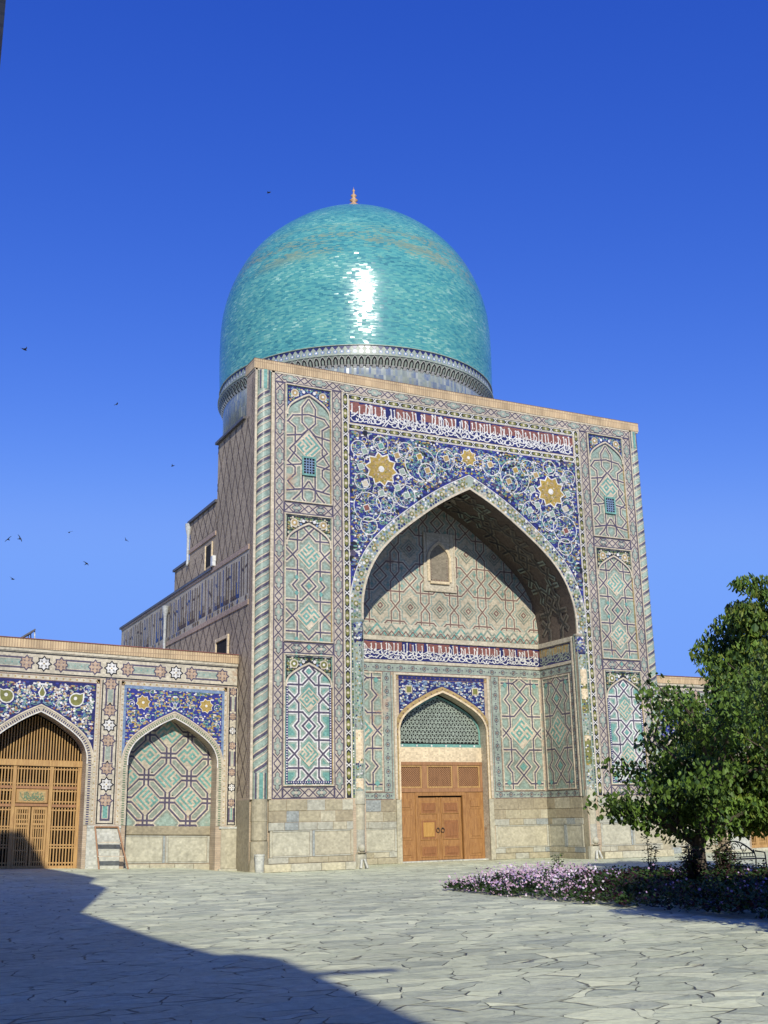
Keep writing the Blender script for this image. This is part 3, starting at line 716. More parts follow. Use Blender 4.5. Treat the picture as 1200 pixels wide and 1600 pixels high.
# tiled jambs and nook columns beside the arch
def nook(x, s):
    c = MB()
    segs = [(0, .55, 'stone_d', .05), (.55, .62, 'stone_b', .02), (.62, 1.5, 'stone_c', -.01), (1.5, 2.5, 'stone_a', 0), (2.5, 3.0, 'stone_d', .03)] 
    tiles = [(3.0, 4.1, 'grey_teal'), (4.1, 5.4, 'plaster' if s == 0 else 'olive'), (5.4, 6.4, 'grey_teal'), (6.4, 8.2, 'pale_teal' if s == 0 else 'olive'), (8.2, 9.2, 'grey_teal')]
    for a, b, m, e in segs: c.lathe((x, .1, 0), [(.22+e, a), (.22+e, b)], m, 16)
    for a, b, m in tiles:
        c.lathe((x, .1, 0), [(.205, a), (.205, b)], m, 16)
    c.lathe((x, .1, 0), [(.205, 9.2), (.25, 9.5), (.24, 9.9), (.30, 10.0), (.30, 10.06), (0, 10.06)], 'grey_teal', 16)
    c.lathe((x, .1, 0), [(.21, 9.1), (.235, 9.15), (.21, 9.2)], 'navy', 16)
    r = random.Random(20+s); mp = lambda u, v, h: (x+(.207+h)*cos(-pi/2+u/.207), .1+(.207+h)*sin(-pi/2+u/.207), v)
    c.mp = mp
    for i in range(160):
        c.disc((r.uniform(-.36, .36), r.uniform(9.2, 9.9)), r.uniform(.03, .06), r.choice(['navy', 'blue', 'white_tile', 'sky_tile', 'purple']), 5, .03+r.random()*.02)
    for i in range(420):
        c.disc((r.uniform(-.32, .32), r.uniform(3.0, 9.9)), r.uniform(.025, .05), r.choice(['navy', 'olive', 'white_tile', 'leaf_tile', 'cream', 'teal', 'gold']), 5, .004+r.random()*.004)
    for z, h_ in (((4.2, 1.25), (3.0, .5)) if s == 0 else ((7.6, .8), (7.0, .5), (5.1, .28))): 
        for k in range(4): c.rect(-.2+.1*k, z+r.uniform(0, .15), -.1+.1*k, z+h_, 'plaster', .012)
    o = c.build('nook_column', mosque, False)
    q = MB(); q.lathe((x, -.08, .78), [(0, .17), (.10, .14), (.15, .05), (.14, -.06), (.08, -.13), (0, -.15)], 'stone_d', 14)
    q.box(x-.17, -.2, .60, x+.17, .1, .64, 'stone_e'); q.build('stone_boss', o, True)
    q = MB()
    for e in (-1, 1): q.tube([(x+e*.06, -.20, .36), (x+e*.15, -.3, .02)], .055, 'marble', 6)
    q.build('stone_foot', o)
nook(3.83, 0); nook(2*XC-3.83, 1)
for s in (0, 1):
    j = MB(F); x = mir(3.555, s); j.rect(x-.04, 2.74, x+.04, 10.0, 'leaf_tile', .005)
    k = 2.8; r = random.Random(9)
    while k < 9.9: j.disc((x, k), .034, r.choice(['navy', 'white_tile', 'navy', 'olive']), 6, .009); k += .105
    a, b = sorted((mir(3.60, s), mir(4.08, s)))
    j.rect(a, 2.74, b, 10.0, 'grey_teal', .003)
    j.build('jamb_tiles', mosque)

# stone dado of the front
ROWS = [(2.27, 2.70, .8, (.5, .95), 'bbacd'), (1.84, 2.27, .6, (.5, 1.1), 'abeab'), (1.53, 1.84, .9, (.55, 1.0), 'accb'), (.30, .53, 1.0, (.4, .9), 'acdb')]
for s in (0, 1):
    a, b = sorted((mir(-.12, s), mir(3.5, s))); d = MB(F)
    stones(d, a, b, ROWS, 30+s); framed(d, a+.05, b, .53, 1.53, 2, 40+s)
    stones(d, a-(.3 if s == 0 else 0), b+(.0 if s == 0 else .3), [(0.0, .30, 9, (.8, 1.5), 'fdf')], 50+s)
    d.build('stone_dado', mosque)

# ---- inside of the portal arch
bw = MB(B)
DC, DH, DZS, DZA = 9.58, 2.27, 5.55, 7.48
DA = arch(DC, DH, DZS, DZA, 0)
holed(bw, XC-HW-.05, 0, XC+HW+.05, 16.6, DA, 'wall_brick', 0)
reveal(bw, DA, 'cream', 0, -.55)
back_wall = bw.build('portal_back_wall', mosque)
for nm, mp_, a, b, sd in (('left', B, XC-HW, DC-DH-.25, 1), ('right', B, DC+DH+.25, XC+HW, 2), ('rl', RVL, .36, BY-.03, 3), ('rr', RVR, .36, BY-.03, 4)):
    d = MB(mp_); stones(d, a, b, [(2.2, 2.70, .7, (.6, 1.4), 'beab'), (1.78, 2.2, .6, (.6, 1.3), 'ebab'), (1.5, 1.78, .9, (.6, 1.2), 'ceb'), (.27, .5, 1., (.5, 1.), 'acb'), (0.0, .27, 2., (.6, 1.2), 'bcb')], 60+sd)
    framed(d, a+.05, b, .5, 1.5, 1 if sd < 3 else 2, 70+sd); d.build('stone_dado', mosque)
for a, b in ((DC-DH-.25, DC-DH), (DC+DH, DC+DH+.25)): d = MB(B); d.block(a, 0, b, 2.7, 'stone_a', -.02, .07, .02); d.build('door_jamb', mosque)

def sidepanel(mp_, a, b, seed, name='tile_panel'):
    m = MB(mp_); z0, z1 = 3.06, 8.30; cx = (a+b)/2
    m.rect(a, z0, b, z1, 'pale_teal', .004)
    A_ = .78; lattice(m, (a+.05, z0+.05, b-.05, z1-.05), star_lines(cx, 5.7, A_, -1, 1, 1.4)+[[(cx-.45, 8.0), (cx, 8.3), (cx+.45, 8.0)]],   .066, .19, 'purple', 'cream', 'sage')
    kufic(m, cx, 5.7, .76, 'teal', 'cream_line', seed, .03)
    for dz in (-1.56, 1.56): m.poly([(cx-.18, 5.7+dz), (cx, 5.52+dz), (cx+.18, 5.7+dz), (cx, 5.88+dz)], 'teal', .03)
    for x in (a+.3, b-.3):
        for z in (z0+.35, z1-.35): m.poly([(x-.14, z), (x, z-.14), (x+.14, z), (x, z+.14)], 'teal', .03)
    for p_, q_ in (((a, z0), (b, z0+.05)), ((a, z1-.05), (b, z1)), ((a, z0+.05), (a+.05, z1-.05)), ((b-.05, z0+.05), (b, z1-.05))): m.block(*p_, *q_, 'cream_line', 0, .04)
    m.build(name, mosque)
sidepanel(B, XC-HW+.10, 6.45, 0); sidepanel(B, 2*XC-6.45, XC+HW-.10, 1); sidepanel(RVR, .75, 2.95, 2); sidepanel(RVL, .75, 2.95, 1)
fr = MB(B)
def diam(mb, p, q, wd):
    beads(mb, p, q, wd, 'grey_teal', 'brown_line', .62, .055)
    L = hypot(q[0]-p[0], q[1]-p[1]); dx, dy = (q[0]-p[0])/L, (q[1]-p[1])/L; n = max(1, round(L/.62)); mb.h = .011
    for i in range(n):
        c = (p[0]+dx*(i+.5)*L/n, p[1]+dy*(i+.5)*L/n); mb.ring(c, .10, .03, 'purple', 8)
        for g_ in (-1, 1): mb.disc((c[0]+dx*.19*g_, c[1]+dy*.19*g_), .04, 'purple', 4, .012)
    mb.h = .004
for x in (6.70, 2*XC-6.70): diam(fr, (x, 3.03), (x, 8.34), .42)
for a, b in ((XC-HW, 6.93), (2*XC-6.93, XC+HW)): diam(fr, (a, 2.87), (b, 2.87), .30)
diam(fr, (XC-HW, 8.54), (XC+HW, 8.54), .38)
for x in (7.10, 2*XC-7.10): fr.block(x-.06, 2.72, x+.06, 8.30, 'cream_line', 0, .05, .01)
fr.block(7.04, 8.22, 2*XC-7.04, 8.33, 'cream_line', 0, .055, .01)
for x in (6.95, 2*XC-6.95): fr.rect(x-.05, 2.72, x+.05, 8.2, 'grey_teal', .006)
fr.block(XC-HW, 8.74, XC+HW, 8.88, 'cream', 0, .05, .012); fr.block(XC-HW, 9.76, XC+HW, 9.98, 'cream', 0, .07, .015)
fr.build('tile_border', mosque)
t_ = MB(B); script(t_, XC-HW, XC+HW, 8.89, 9.75, 13, 'navy', 'red_brick', 'white_tile', .042, 1.1); t_.build('calligraphy_band', mosque)
for mp_, sd in ((RVR, 14), (RVL, 15)):
    t_ = MB(mp_); script(t_, .55, BY, 8.89, 9.75, sd, 'navy', 'ochre', 'grey_teal', .05, 1.1); diam(t_, (.55, 8.54), (BY-.02, 8.54), .38); diam(t_, (.55, 2.87), (BY-.02, 2.87), .30); diam(t_, (.62, 3.03), (.62, 8.34), .18)
    t_.block(.35, 8.74, BY-.08, 8.88, 'cream', 0, .05, .012); t_.block(.35, 9.76, BY-.08, 9.98, 'cream', 0, .07, .015)
    t_.rect(.2, 2.72, .53, 10, 'cream', .003); t_.block(.33, 2.72, .42, 9.76, 'cream_line', 0, .06); t_.block(.18, 2.72, .25, 10, 'sage', 0, .05)
    t_.rect(.53, 2.72, BY, 10, 'pink', .001); t_.rect(0, 0, .36, 2.72, 'stone_b', .003)
    t_.build('jamb_tiles', mosque)
lu = MB(B); lu.rect(XC-HW, 9.99, XC+HW, 16.5, 'buff', .003)
L = []
for k in range(-4, 5): L += star_lines(XC+k*1.57, 11.4, .70, -1, 2, 1.12, False)
lattice(lu, (XC-HW, 10.55, XC+HW, 16.4), L, .062, .17, 'brown_line', 'cream', 'grey_teal')
for k in range(-4, 5):
    for q in range(-1, 3):
        z = 11.4+q*2.8; x = XC+k*1.57
        for r_, w_, m_ in ((.43, .05, 'sage'), (.27, .05, 'sage'), (.12, .05, 'brown_line')): lu.h = .026; lu.line([(x-r_, z), (x, z-r_), (x+r_, z), (x, z+r_)], w_, m_, True, clip=(XC-HW, 10.6, XC+HW, 16.4))
        for dx in (-.42, .42):
            for dz in (-.98, .98):
                if z+dz > 10.75:
                    lu.poly([(x+dx-.12, z+dz), (x+dx, z+dz-.15), (x+dx+.12, z+dz), (x+dx, z+dz+.15)], 'sage', .027); lu.poly([(x+dx-.05, z+dz), (x+dx, z+dz-.07), (x+dx+.05, z+dz), (x+dx, z+dz+.07)], 'teal', .030)
lu.rect(XC-HW, 10.0, XC+HW, 10.56, 'cream', .033)
for k in range(-15, 16):                                  # stepped chevrons along the foot
    c = XC+k*.37; hh = .50 if k % 2 else .34
    lu.h = .036; lu.line([(c-hh*.9, 10.03), (c, 10.03+hh), (c+hh*.9, 10.03)], .085, 'sage' if k % 3 else 'teal', clip=(XC-HW, 10.0, XC+HW, 10.56))
    lu.h = .044; lu.line([(c-.17, 10.03), (c, 10.22), (c+.17, 10.03)], .05, 'brown_line', clip=(XC-HW, 10.0, XC+HW, 10.56))
lu.build('lunette', mosque)
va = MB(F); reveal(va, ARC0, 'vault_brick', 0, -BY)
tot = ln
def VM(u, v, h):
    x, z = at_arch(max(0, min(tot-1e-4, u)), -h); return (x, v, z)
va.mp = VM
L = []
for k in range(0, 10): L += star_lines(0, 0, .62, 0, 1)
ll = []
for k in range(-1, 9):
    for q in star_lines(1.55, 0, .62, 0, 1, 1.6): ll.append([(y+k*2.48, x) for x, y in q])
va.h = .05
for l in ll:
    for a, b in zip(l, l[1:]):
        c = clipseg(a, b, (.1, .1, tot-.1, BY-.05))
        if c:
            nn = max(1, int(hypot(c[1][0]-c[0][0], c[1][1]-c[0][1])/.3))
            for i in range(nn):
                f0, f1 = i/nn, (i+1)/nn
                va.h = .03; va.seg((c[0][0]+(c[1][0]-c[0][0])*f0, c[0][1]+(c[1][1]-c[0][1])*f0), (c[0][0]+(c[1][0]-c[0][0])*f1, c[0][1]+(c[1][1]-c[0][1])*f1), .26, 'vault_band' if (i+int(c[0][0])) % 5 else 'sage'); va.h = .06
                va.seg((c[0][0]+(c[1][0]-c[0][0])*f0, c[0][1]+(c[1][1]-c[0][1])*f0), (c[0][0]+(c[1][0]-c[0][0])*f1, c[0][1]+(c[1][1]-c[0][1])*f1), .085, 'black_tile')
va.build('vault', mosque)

# window high in the back wall
wi = MB(B); A = arch(9.60, .52, 13.75, 14.55, 12.72)
wi.rect(8.75, 12.25, 10.50, 15.1, 'cream', .045); wi.block(8.73, 12.22, 10.52, 12.34, 'cream_line', 0, .10, .02)
for x in (8.76, 10.42): wi.block(x, 12.34, x+.08, 15.1, 'cream_line', 0, .09, .015)
for x in (8.93, 10.22): wi.block(x, 12.5, x+.06, 15.1, 'cream', .04, .075, .01)
wi.strip(A, .13, 'plaster', .11, 0.0); reveal(wi, A, 'plaster', .11, .05); wi.block(9.08, 12.59, 10.12, 12.72, 'plaster', .04, .15, .02)
for x, m_ in ((9.6, 0),): 
    for a, b in zip(A, A[1:]):
        if b[0] > a[0]: wi.poly([(a[0], 12.72), (b[0], 12.72), b, a], 'window_panel', .05)
k = 12.8
while k < 13.8:
    for x in (9.17, 10.03): wi.disc((x, k), .03, 'brown_line', 5, .056)
    k += .12
for i in range(7): wi.disc((9.17+i*.14, 12.79), .03, 'red_brick', 5, .056)
wi.build('arched_window', mosque)

# doorway
dr = MB(B)
dr.rect(7.16, 2.72, DC-DH, 8.2, 'ochre', .004) if False else None
q0, q1, zt = 7.16, 2*XC-7.16, 8.22
inn2, out2 = dr.strip(arch(DC, DH, DZS, DZA, 2.7), .26, 'ochre', .012, 0.0)
for a, b in zip(arch(DC, DH, DZS, DZA), arch(DC, DH, DZS, DZA)[1:]):
    dr.poly([a, b, (b[0], zt), (a[0], zt)], 'navy', .006)
A2 = arch(DC, DH+.26, DZS, DZA+.30)
zz = lambda x: max([a[1]+(b[1]-a[1])*(x-a[0])/(b[0]-a[0]) for a, b in zip(A2, A2[1:]) if b[0] > a[0] and a[0] <= x <= b[0]] or [DZS])
floral(dr, lambda x, z: q0+.2 < x < q1-.2 and zz(x)+.06 < z < zt-.22, (q0, DZS, q1, zt), 150, 8, .014, ['white_tile', 'sky_tile', 'sky_tile', 'blue', 'grey_teal', 'sky_tile', 'cream'], False, XC, .85)
for x in (7.82, 2*XC-7.82): dr.block(x-.17, 7.40, x+.17, 7.76, 'cream_line', .01, .035); dr.block(x-.12, 7.45, x+.12, 7.71, 'olive', .01, .042)
beads(dr, (q0, zt-.10), (q1, zt-.10), .19, 'ochre', 'brown_line', .24, .035); 
for x in (q0-.0, q1+.0): pass
dr.h = .02
for sgn in (-1, 1):
    beads(dr, (DC+sgn*(DH+.13), 2.75), (DC+sgn*(DH+.13), DZS), .24, 'ochre', 'brown_line', .30, .04)
AA = arch(DC, DH+.13, DZS, DZA+.15)
for i in range(0, len(AA), 2): dr.disc(AA[i], .04, 'brown_line', 6, .03)
dr.strip(arch(DC, DH, DZS, DZA, 2.7), .09, 'plaster', .06, 0.0)
dr.build('door_surround', mosque)
DY = 3.68
D = lambda u, v, h: (u, DY-h, v)
DAi = arch(DC, DH-.02, DZS-.05, DZA-.1, 0)
ls = MB(D)
n = 0
for a, b in zip(DAi, DAi[1:]):
    if b[0] > a[0]: ls.poly([(a[0], 5.15), (b[0], 5.15), b, a], 'dark_void', -.06)
inside = lambda x, z: z > 5.22 and abs(x-DC) < DH-.08 and z < max([a[1]+(b[1]-a[1])*(x-a[0])/(b[0]-a[0]) for a, b in zip(DAi, DAi[1:]) if b[0] > a[0] and a[0] <= x <= b[0]] or [0])-.07
s_ = .115
for i in range(-24, 25):                                  # pierced screen: three families of bars leave hexagonal holes
    for ang in (0, pi/3, 2*pi/3):
        d_ = (cos(ang), sin(ang)); nn = (-d_[1], d_[0]); c = (DC+nn[0]*i*s_*1.5, 6+nn[1]*i*s_*1.5)
        if ang == 0 and i % 1: continue
        run = None
        for k in range(-30, 31):
            pnt = (c[0]+d_[0]*k*.1, c[1]+d_[1]*k*.1); ok = inside(*pnt)
            if ok and run is None: run = pnt
            if (not ok or k == 30) and run is not None:
                ls.h = .0; ls.seg(run, pnt, .045, 'grey_teal', 0, .002+.012*(ang > 0)+.012*(ang > 1.5)); run = None
ls.strip(arch(DC, DH-.06, DZS-.05, DZA-.14, 5.15), .09, 'teal', .035)
ls.block(DC-DH, 5.03, DC+DH, 5.17, 'teal', -.04, .05); 
for i in range(6): ls.disc((DC-1.9+i*.76, 5.10), .05, 'white_tile', 6, .055)
ls.build('lattice_screen', mosque)
pl = MB(D); pl.block(DC-DH-.02, 4.36, DC+DH+.02, 5.03, 'plaster', -.05, .06, .01); pl.build('plaster_lintel', mosque)
tr = MB(D)                                                # transom with three lattice lights
tr.block(DC-DH, 4.22, DC+DH, 4.36, 'old_wood', -.05, .09, .01); tr.block(DC-DH, 3.02, DC+DH, 3.20, 'old_wood', -.05, .09, .01)
xs_ = [DC-DH, DC-.88, DC+.62-.02, DC+DH]
xs_ = [DC-DH, DC-.80, DC+.80, DC+DH]
for x in xs_: tr.block(max(x-.13, DC-DH), 3.2, min(x+.13, DC+DH), 4.22, 'old_wood', -.05, .07, .01)
for k in range(3):
    a, b = xs_[k]+.13, xs_[k+1]-.13; tr.rect(a, 3.2, b, 4.22, 'dark_void', -.06)
    for e, f_, g2, h2 in ((a, 3.2, a+.07, 4.22), (b-.07, 3.2, b, 4.22), (a+.07, 3.2, b-.07, 3.28), (a+.07, 4.14, b-.07, 4.22)): tr.block(e, f_, g2, h2, 'lattice_wood', -.05, .05, .01)
    m_ = 0
    rc = (a+.07, 3.28, b-.07, 4.14)
    for i in range(-14, 24):
        for sg in (1, -1):
            x = a+i*.10; c = clipseg((x, 3.2), (x+sg*1.1, 4.3), rc)
            if c: tr.seg(c[0], c[1], .035, 'old_wood', 0, -.01+.02*(sg > 0))
tr.build('transom', mosque)
dfm = MB(D); L0, L1 = DC-1.17, DC+1.15
dfm.block(DC-DH, .02, L0-.14, 3.02, 'door_wood', -.05, .05, .01); dfm.block(L1+.14, .02, DC+DH, 3.02, 'door_wood', -.05, .05, .01)
dfm.block(L0-.14, 2.86, L1+.14, 3.02, 'door_wood', -.05, .07, .01)
for x in (L0-.14, L1): dfm.block(x, .02, x+.14, 2.86, 'door_wood', -.05, .08, .012)
for a, b in ((DC-DH+.12, L0-.30), (L1+.30, DC+DH-.12)):
    for z0_, z1_ in ((.2, .75), (.95, 2.05), (2.25, 2.75)): dfm.block(a, z0_, b, z1_, 'door_wood', .05, .065, .012); dfm.block(a+.1, z0_+.1, b-.1, z1_-.1, 'door_wood', .06, .09, .02)
dfm.block(DC-DH-.1, 0, DC+DH+.1, .06, 'marble', -.1, .3, .01); dfm.rect(L0, .02, L1, 2.86, 'dark_void', -.20)
dfm.build('door_frame', mosque)
def leaf(a, b, hx):
    l = MB(D); z0_, z1_ = .07, 2.80; l.block(a, z0_, b, z1_, 'door_wood', -.16, -.07, .008)
    for (p_, q_), w_ in zip(((.18, .72), (.92, 1.85), (2.05, 2.62)), ('door_wood_dark', 'door_wood_lit' if hx < DC else 'door_wood_dark', 'door_wood_dark')):
        l.block(a+.14, p_, b-.14, q_, 'door_wood', -.075, -.04, .03); l.block(a+.21, p_+.07, b-.21, q_-.07, 'door_wood_dark', -.055, -.037, .004); l.block(a+.28, p_+.14, b-.28, q_-.14, w_, -.055, -.015, .03)
    l.block(hx-.035, z0_, hx+.035, z1_, 'door_wood', -.075, -.03, .012)
    o = l.build('door_leaf', mosque)
    k = MB(); x = hx+(.0); k.tube([(x+.09*cos(t), DY+.0-.0, 1.35+.09*sin(t)) for t in [pi*2*i/12 for i in range(13)]], .014, 'iron', 5); k.tube([(x, DY+.05, 1.44), (x, DY-.03, 1.44)], .03, 'iron', 6)
    k.build('handle', o)
leaf(L0+.005, DC-.012, DC-.14); leaf(DC-.008, L1-.005, DC+.10)

# ---- flank walls stepping back, roofs, rainwater pipes
bk = MB()
bk.box(XL+.002, 1.07, 0, -.0, 4.9, 18.75, 'wall_brick'); bk.box(19.0, 1.07, 0, XR-.002, 4.9, 18.75, 'wall_brick')
bk.box(0, BY+.65, 8.8, 19.0, 4.9, 18.7, 'wall_brick'); bk.box(0, 1.1, 17.3, 19, BY+.65, 18.7, 'wall_brick')
for a, b in ((0, DC-DH-.1), (DC+DH+.1, 19.0)): bk.box(a, BY+.02, 0, b, 4.9, 8.8, 'wall_brick')
bk.box(DC-DH-.1, 4.5, 0, DC+DH+.1, 4.9, 8.8, 'dark_void')
bk.box(XL+.003, 4.9, 0, XR, 22.6, 12.9, 'wall_brick')
bk.box(XL+.003, 4.91, 12.9, XR-.1, 9.1, 16.0, 'side_brick'); bk.box(XL+.003, 9.1, 12.9, XR-.2, 11.6, 14.1, 'side_brick')
bk.box(6, 11, 12.8, 18, 20.6, 17.0, 'wall_brick')
bk.build('mosque_body', mosque)
rf = MB()
rf.box(XL-.14, 1.1, 18.75, 8, 5.0, 18.87, 'roof_metal'); rf.box(XL-.10, 4.92, 16.0, 3, 9.3, 16.13, 'roof_metal'); rf.box(XL-.08, 9.3, 14.1, 3, 11.75, 14.22, 'roof_metal')
rf.box(XL-.10, 5.3, 12.9, 4, 22.8, 13.02, 'roof_metal')
rf.build('roof', mosque)
def flank(u0, u1, z0, z1, nm, fn):
    m = MB(SD); fn(m, u0, u1, z0, z1); return m.build(nm, mosque)
def rhombs(m, u0, u1, z0, z1, dz=.95, du=.42, base='side_brick', wd=.06):
    m.rect(u0, z0, u1, z1, base, .004); m.h = .010; n = int((u1-u0)/du)+3; H = z1-z0
    i = -int(H/dz)-3
    while u0+i*du < u1+H/dz*du+1:
        for sg in (1, -1):
            a = (u0+i*du, z0); b = (u0+i*du+sg*H*du/dz, z1); c = clipseg(a, b, (u0, z0, u1, z1))
            if c: m.seg(c[0], c[1], wd, 'side_line', 0)
        i += 2
    m.h = .004
flank(.42, 4.9, 13.05, 18.72, 'side_panel', lambda m, *a: rhombs(m, *a, .9, .40))
flank(5.0, 9.05, 14.75, 15.98, 'side_panel', lambda m, *a: rhombs(m, *a, .55, .40))
flank(5.3, 11.55, 13.1, 14.05, 'side_panel', lambda m, *a: rhombs(m, *a, .75, .55))
flank(.42, 2.4, 2.8, 10.5, 'side_panel', lambda m, *a: rhombs(m, *a, .62, .40))
def low(m, u0, u1, z0, z1):
    rhombs(m, u0, u1, z0, z1, .66, .46, 'side_brick', .07)
flank(2.4, 22.5, 8.4, 10.45, 'side_panel', low)
m = MB(SD); m.rect(.0, 0, .42, 20.6, 'side_course', .003); m.h = .008
for g_ in (.12, .30):
    P = [(g_+(.05 if i % 2 else -.05), 2.8+i*.17) for i in range(105)]; m.line(P, .028, 'side_line')
m.rect(0, 0, 2.4, 2.7, 'stone_e', .006); m.rect(.42, 18.72, 1.05, 20.6, 'side_course', .003)
m.build('side_border', mosque)
m = MB(SD)
for z in (10.45, 12.78):
    m.block(.42, z, 22.5, z+.22, 'tan', 0, .05, .012)
m.rect(.42, 10.67, 22.5, 12.78, 'buff', .004); r = random.Random(12); u = .6
while u < 22:                                              # tall angular inscription in blue glazed brick
    c = r.choice(['navy', 'side_line', 'purple', 'side_line', 'side_line']); t = 12.78-r.uniform(.12, .3); h_ = r.choice([.1, .12, .14]); m.h = .012
    m.seg((u, 10.95), (u, t), h_, c, 0)
    if r.random() < .6: m.h = .02; m.seg((u, 10.95+.1), (u+r.uniform(.25, .5), 10.95+.1), .16, c, 0); m.h = .03; m.seg((u+.25, 11.0), (u+.25, 11.25+r.random()*.4), .12, c, 0)
    if r.random() < .4: m.h = .02; m.seg((u-.05, t-r.uniform(.4, .9)), (u+r.uniform(.2, .45), t-.5), .08, c, 0)
    if r.random() < .5: m.h = .03; m.disc((u+.12, 10.82), .12, c, 4)
    u += r.uniform(.28, .50)
m.build('inscription_frieze', mosque)
m = MB(SD)
m.rect(2.95, 8.3, 4.45, 9.45, 'dark_void', .02); m.block(2.82, 8.3, 2.95, 9.6, 'plaster', 0, .08, .01); m.block(4.45, 8.3, 4.58, 9.6, 'plaster', 0, .08, .01); m.block(2.95, 9.45, 4.45, 9.6, 'plaster', 0, .08, .01)
m.build('wall_opening', mosque)
m = MB(SD); m.rect(5.5, 13.2, 6.4, 14.2, 'dark_void', .012); m.block(5.4, 13.1, 5.5, 14.25, 'plaster', 0, .06); m.block(6.4, 13.1, 6.5, 14.25, 'plaster', 0, .06); m.block(4.95, 14.45, 9.1, 14.65, 'tan', 0, .05, .01); m.block(4.95, 13.02, 5.25, 13.5, 'white_paint', -.05, .15, .02); m.build('service_box', mosque)
def pipe(y, zt_, zb, x):
    m = MB(); m.lathe((x, y, 0), [(.17, zt_), (.16, zt_-.2), (.075, zt_-.6), (.06, zb)], 'pipe_grey', 12)
    m.tube([(x, y, zb), (x-.03, y, zb-.2)], .06, 'pipe_grey', 8); m.build('downpipe', mosque, True)
pipe(12.55, 12.5, 8.9, XL-.16); pipe(9.2, 16.0, 14.1, XL-.06)

# ---- dome
def glaze(name, cells, cols, rough, tilt, patches=False, su=.32, sv=.10):
    m = bpy.data.materials.new(name); m.use_nodes = True; n = m.node_tree.nodes; L = m.node_tree.links; b = n['Principled BSDF']
    uv = n.new('ShaderNodeUVMap'); uv.uv_map = 'UVMap'
    mp = n.new('ShaderNodeMapping'); mp.inputs['Scale'].default_value = (1/su, 1/sv, 1); L.new(uv.outputs[0], mp.inputs[0])
    sx = n.new('ShaderNodeSeparateXYZ'); L.new(mp.outputs[0], sx.inputs[0])
    fy = n.new('ShaderNodeMath'); fy.operation = 'FLOOR'; L.new(sx.outputs[1], fy.inputs[0])
    wn0 = n.new('ShaderNodeTexWhiteNoise'); wn0.noise_dimensions = '1D'; L.new(fy.outputs[0], wn0.inputs['W'])
    ax = n.new('ShaderNodeMath'); ax.operation = 'MULTIPLY_ADD'; ax.inputs[1].default_value = 7.3; L.new(wn0.outputs[0], ax.inputs[0]); L.new(sx.outputs[0], ax.inputs[2])
    fx = n.new('ShaderNodeMath'); fx.operation = 'FLOOR'; L.new(ax.outputs[0], fx.inputs[0])
    cb = n.new('ShaderNodeCombineXYZ'); L.new(fx.outputs[0], cb.inputs[0]); L.new(fy.outputs[0], cb.inputs[1])
    wn = n.new('ShaderNodeTexWhiteNoise'); wn.noise_dimensions = '2D'; L.new(cb.outputs[0], wn.inputs['Vector'])
    cr = n.new('ShaderNodeValToRGB'); cr.color_ramp.interpolation = 'LINEAR'; e = cr.color_ramp.elements
    e[0].color = (*cols[0], 1); e[-1].color = (*cols[-1], 1)
    for i, c in enumerate(cols[1:-1]): e.new((i+1)/(len(cols)-1)).color = (*c, 1)
    big = n.new('ShaderNodeTexNoise'); big.inputs['Scale'].default_value = .22; big.inputs['Detail'].default_value = 6; big.inputs['Roughness'].default_value = .7
    mp2 = n.new('ShaderNodeMapping'); mp2.inputs['Scale'].default_value = (1, 2.5, 1); L.new(uv.outputs[0], mp2.inputs[0]); L.new(mp2.outputs[0], big.inputs['Vector'])
    av = n.new('ShaderNodeMix'); av.inputs[0].default_value = .38; L.new(wn.outputs[0], av.inputs[2]); 
    bm = n.new('ShaderNodeMapRange'); bm.inputs[1].default_value = .33; bm.inputs[2].default_value = .67; L.new(big.outputs[0], bm.inputs[0]); L.new(bm.outputs[0], av.inputs[3])
    L.new(av.outputs[0], cr.inputs[0]); out = cr.outputs[0]
    if patches:
        su2 = n.new('ShaderNodeSeparateXYZ'); L.new(uv.outputs[0], su2.inputs[0])
        g1 = n.new('ShaderNodeMapRange'); g1.interpolation_type = 'SMOOTHSTEP'; g1.inputs[1].default_value = 4.7; g1.inputs[2].default_value = 5.9; L.new(su2.outputs[1], g1.inputs[0])
        g2 = n.new('ShaderNodeMapRange'); g2.interpolation_type = 'SMOOTHSTEP'; g2.inputs[1].default_value = 8.2; g2.inputs[2].default_value = 6.9; L.new(su2.outputs[1], g2.inputs[0])
        gm = n.new('ShaderNodeMath'); gm.operation = 'MULTIPLY'; L.new(g1.outputs[0], gm.inputs[0]); L.new(g2.outputs[0], gm.inputs[1])
        pn = n.new('ShaderNodeTexNoise'); pn.inputs['Scale'].default_value = .55; pn.inputs['Detail'].default_value = 6; mp3 = n.new('ShaderNodeMapping'); mp3.inputs['Scale'].default_value = (.45, 2.2, 1); L.new(uv.outputs[0], mp3.inputs[0]); L.new(mp3.outputs[0], pn.inputs['Vector'])
        pa = n.new('ShaderNodeMath'); pa.operation = 'MULTIPLY_ADD'; pa.inputs[1].default_value = .24; L.new(wn.outputs[0], pa.inputs[0]); L.new(pn.outputs[0], pa.inputs[2])
        pr = n.new('ShaderNodeMapRange'); pr.inputs[1].default_value = .60; pr.inputs[2].default_value = .74; L.new(pa.outputs[0], pr.inputs[0])
        pr.inputs[4].default_value = .6; pm = n.new('ShaderNodeMath'); pm.operation = 'MULTIPLY'; L.new(pr.outputs[0], pm.inputs[0]); L.new(gm.outputs[0], pm.inputs[1])
        m3 = n.new('ShaderNodeMix'); m3.data_type = 'RGBA'; m3.inputs[7].default_value = (.21, .20, .11, 1); L.new(pm.outputs[0], m3.inputs[0]); L.new(out, m3.inputs[6]); out = m3.outputs[2]
    L.new(out, b.inputs['Base Color']); b.inputs['Roughness'].default_value = rough; b.inputs['Specular IOR Level'].default_value = .6
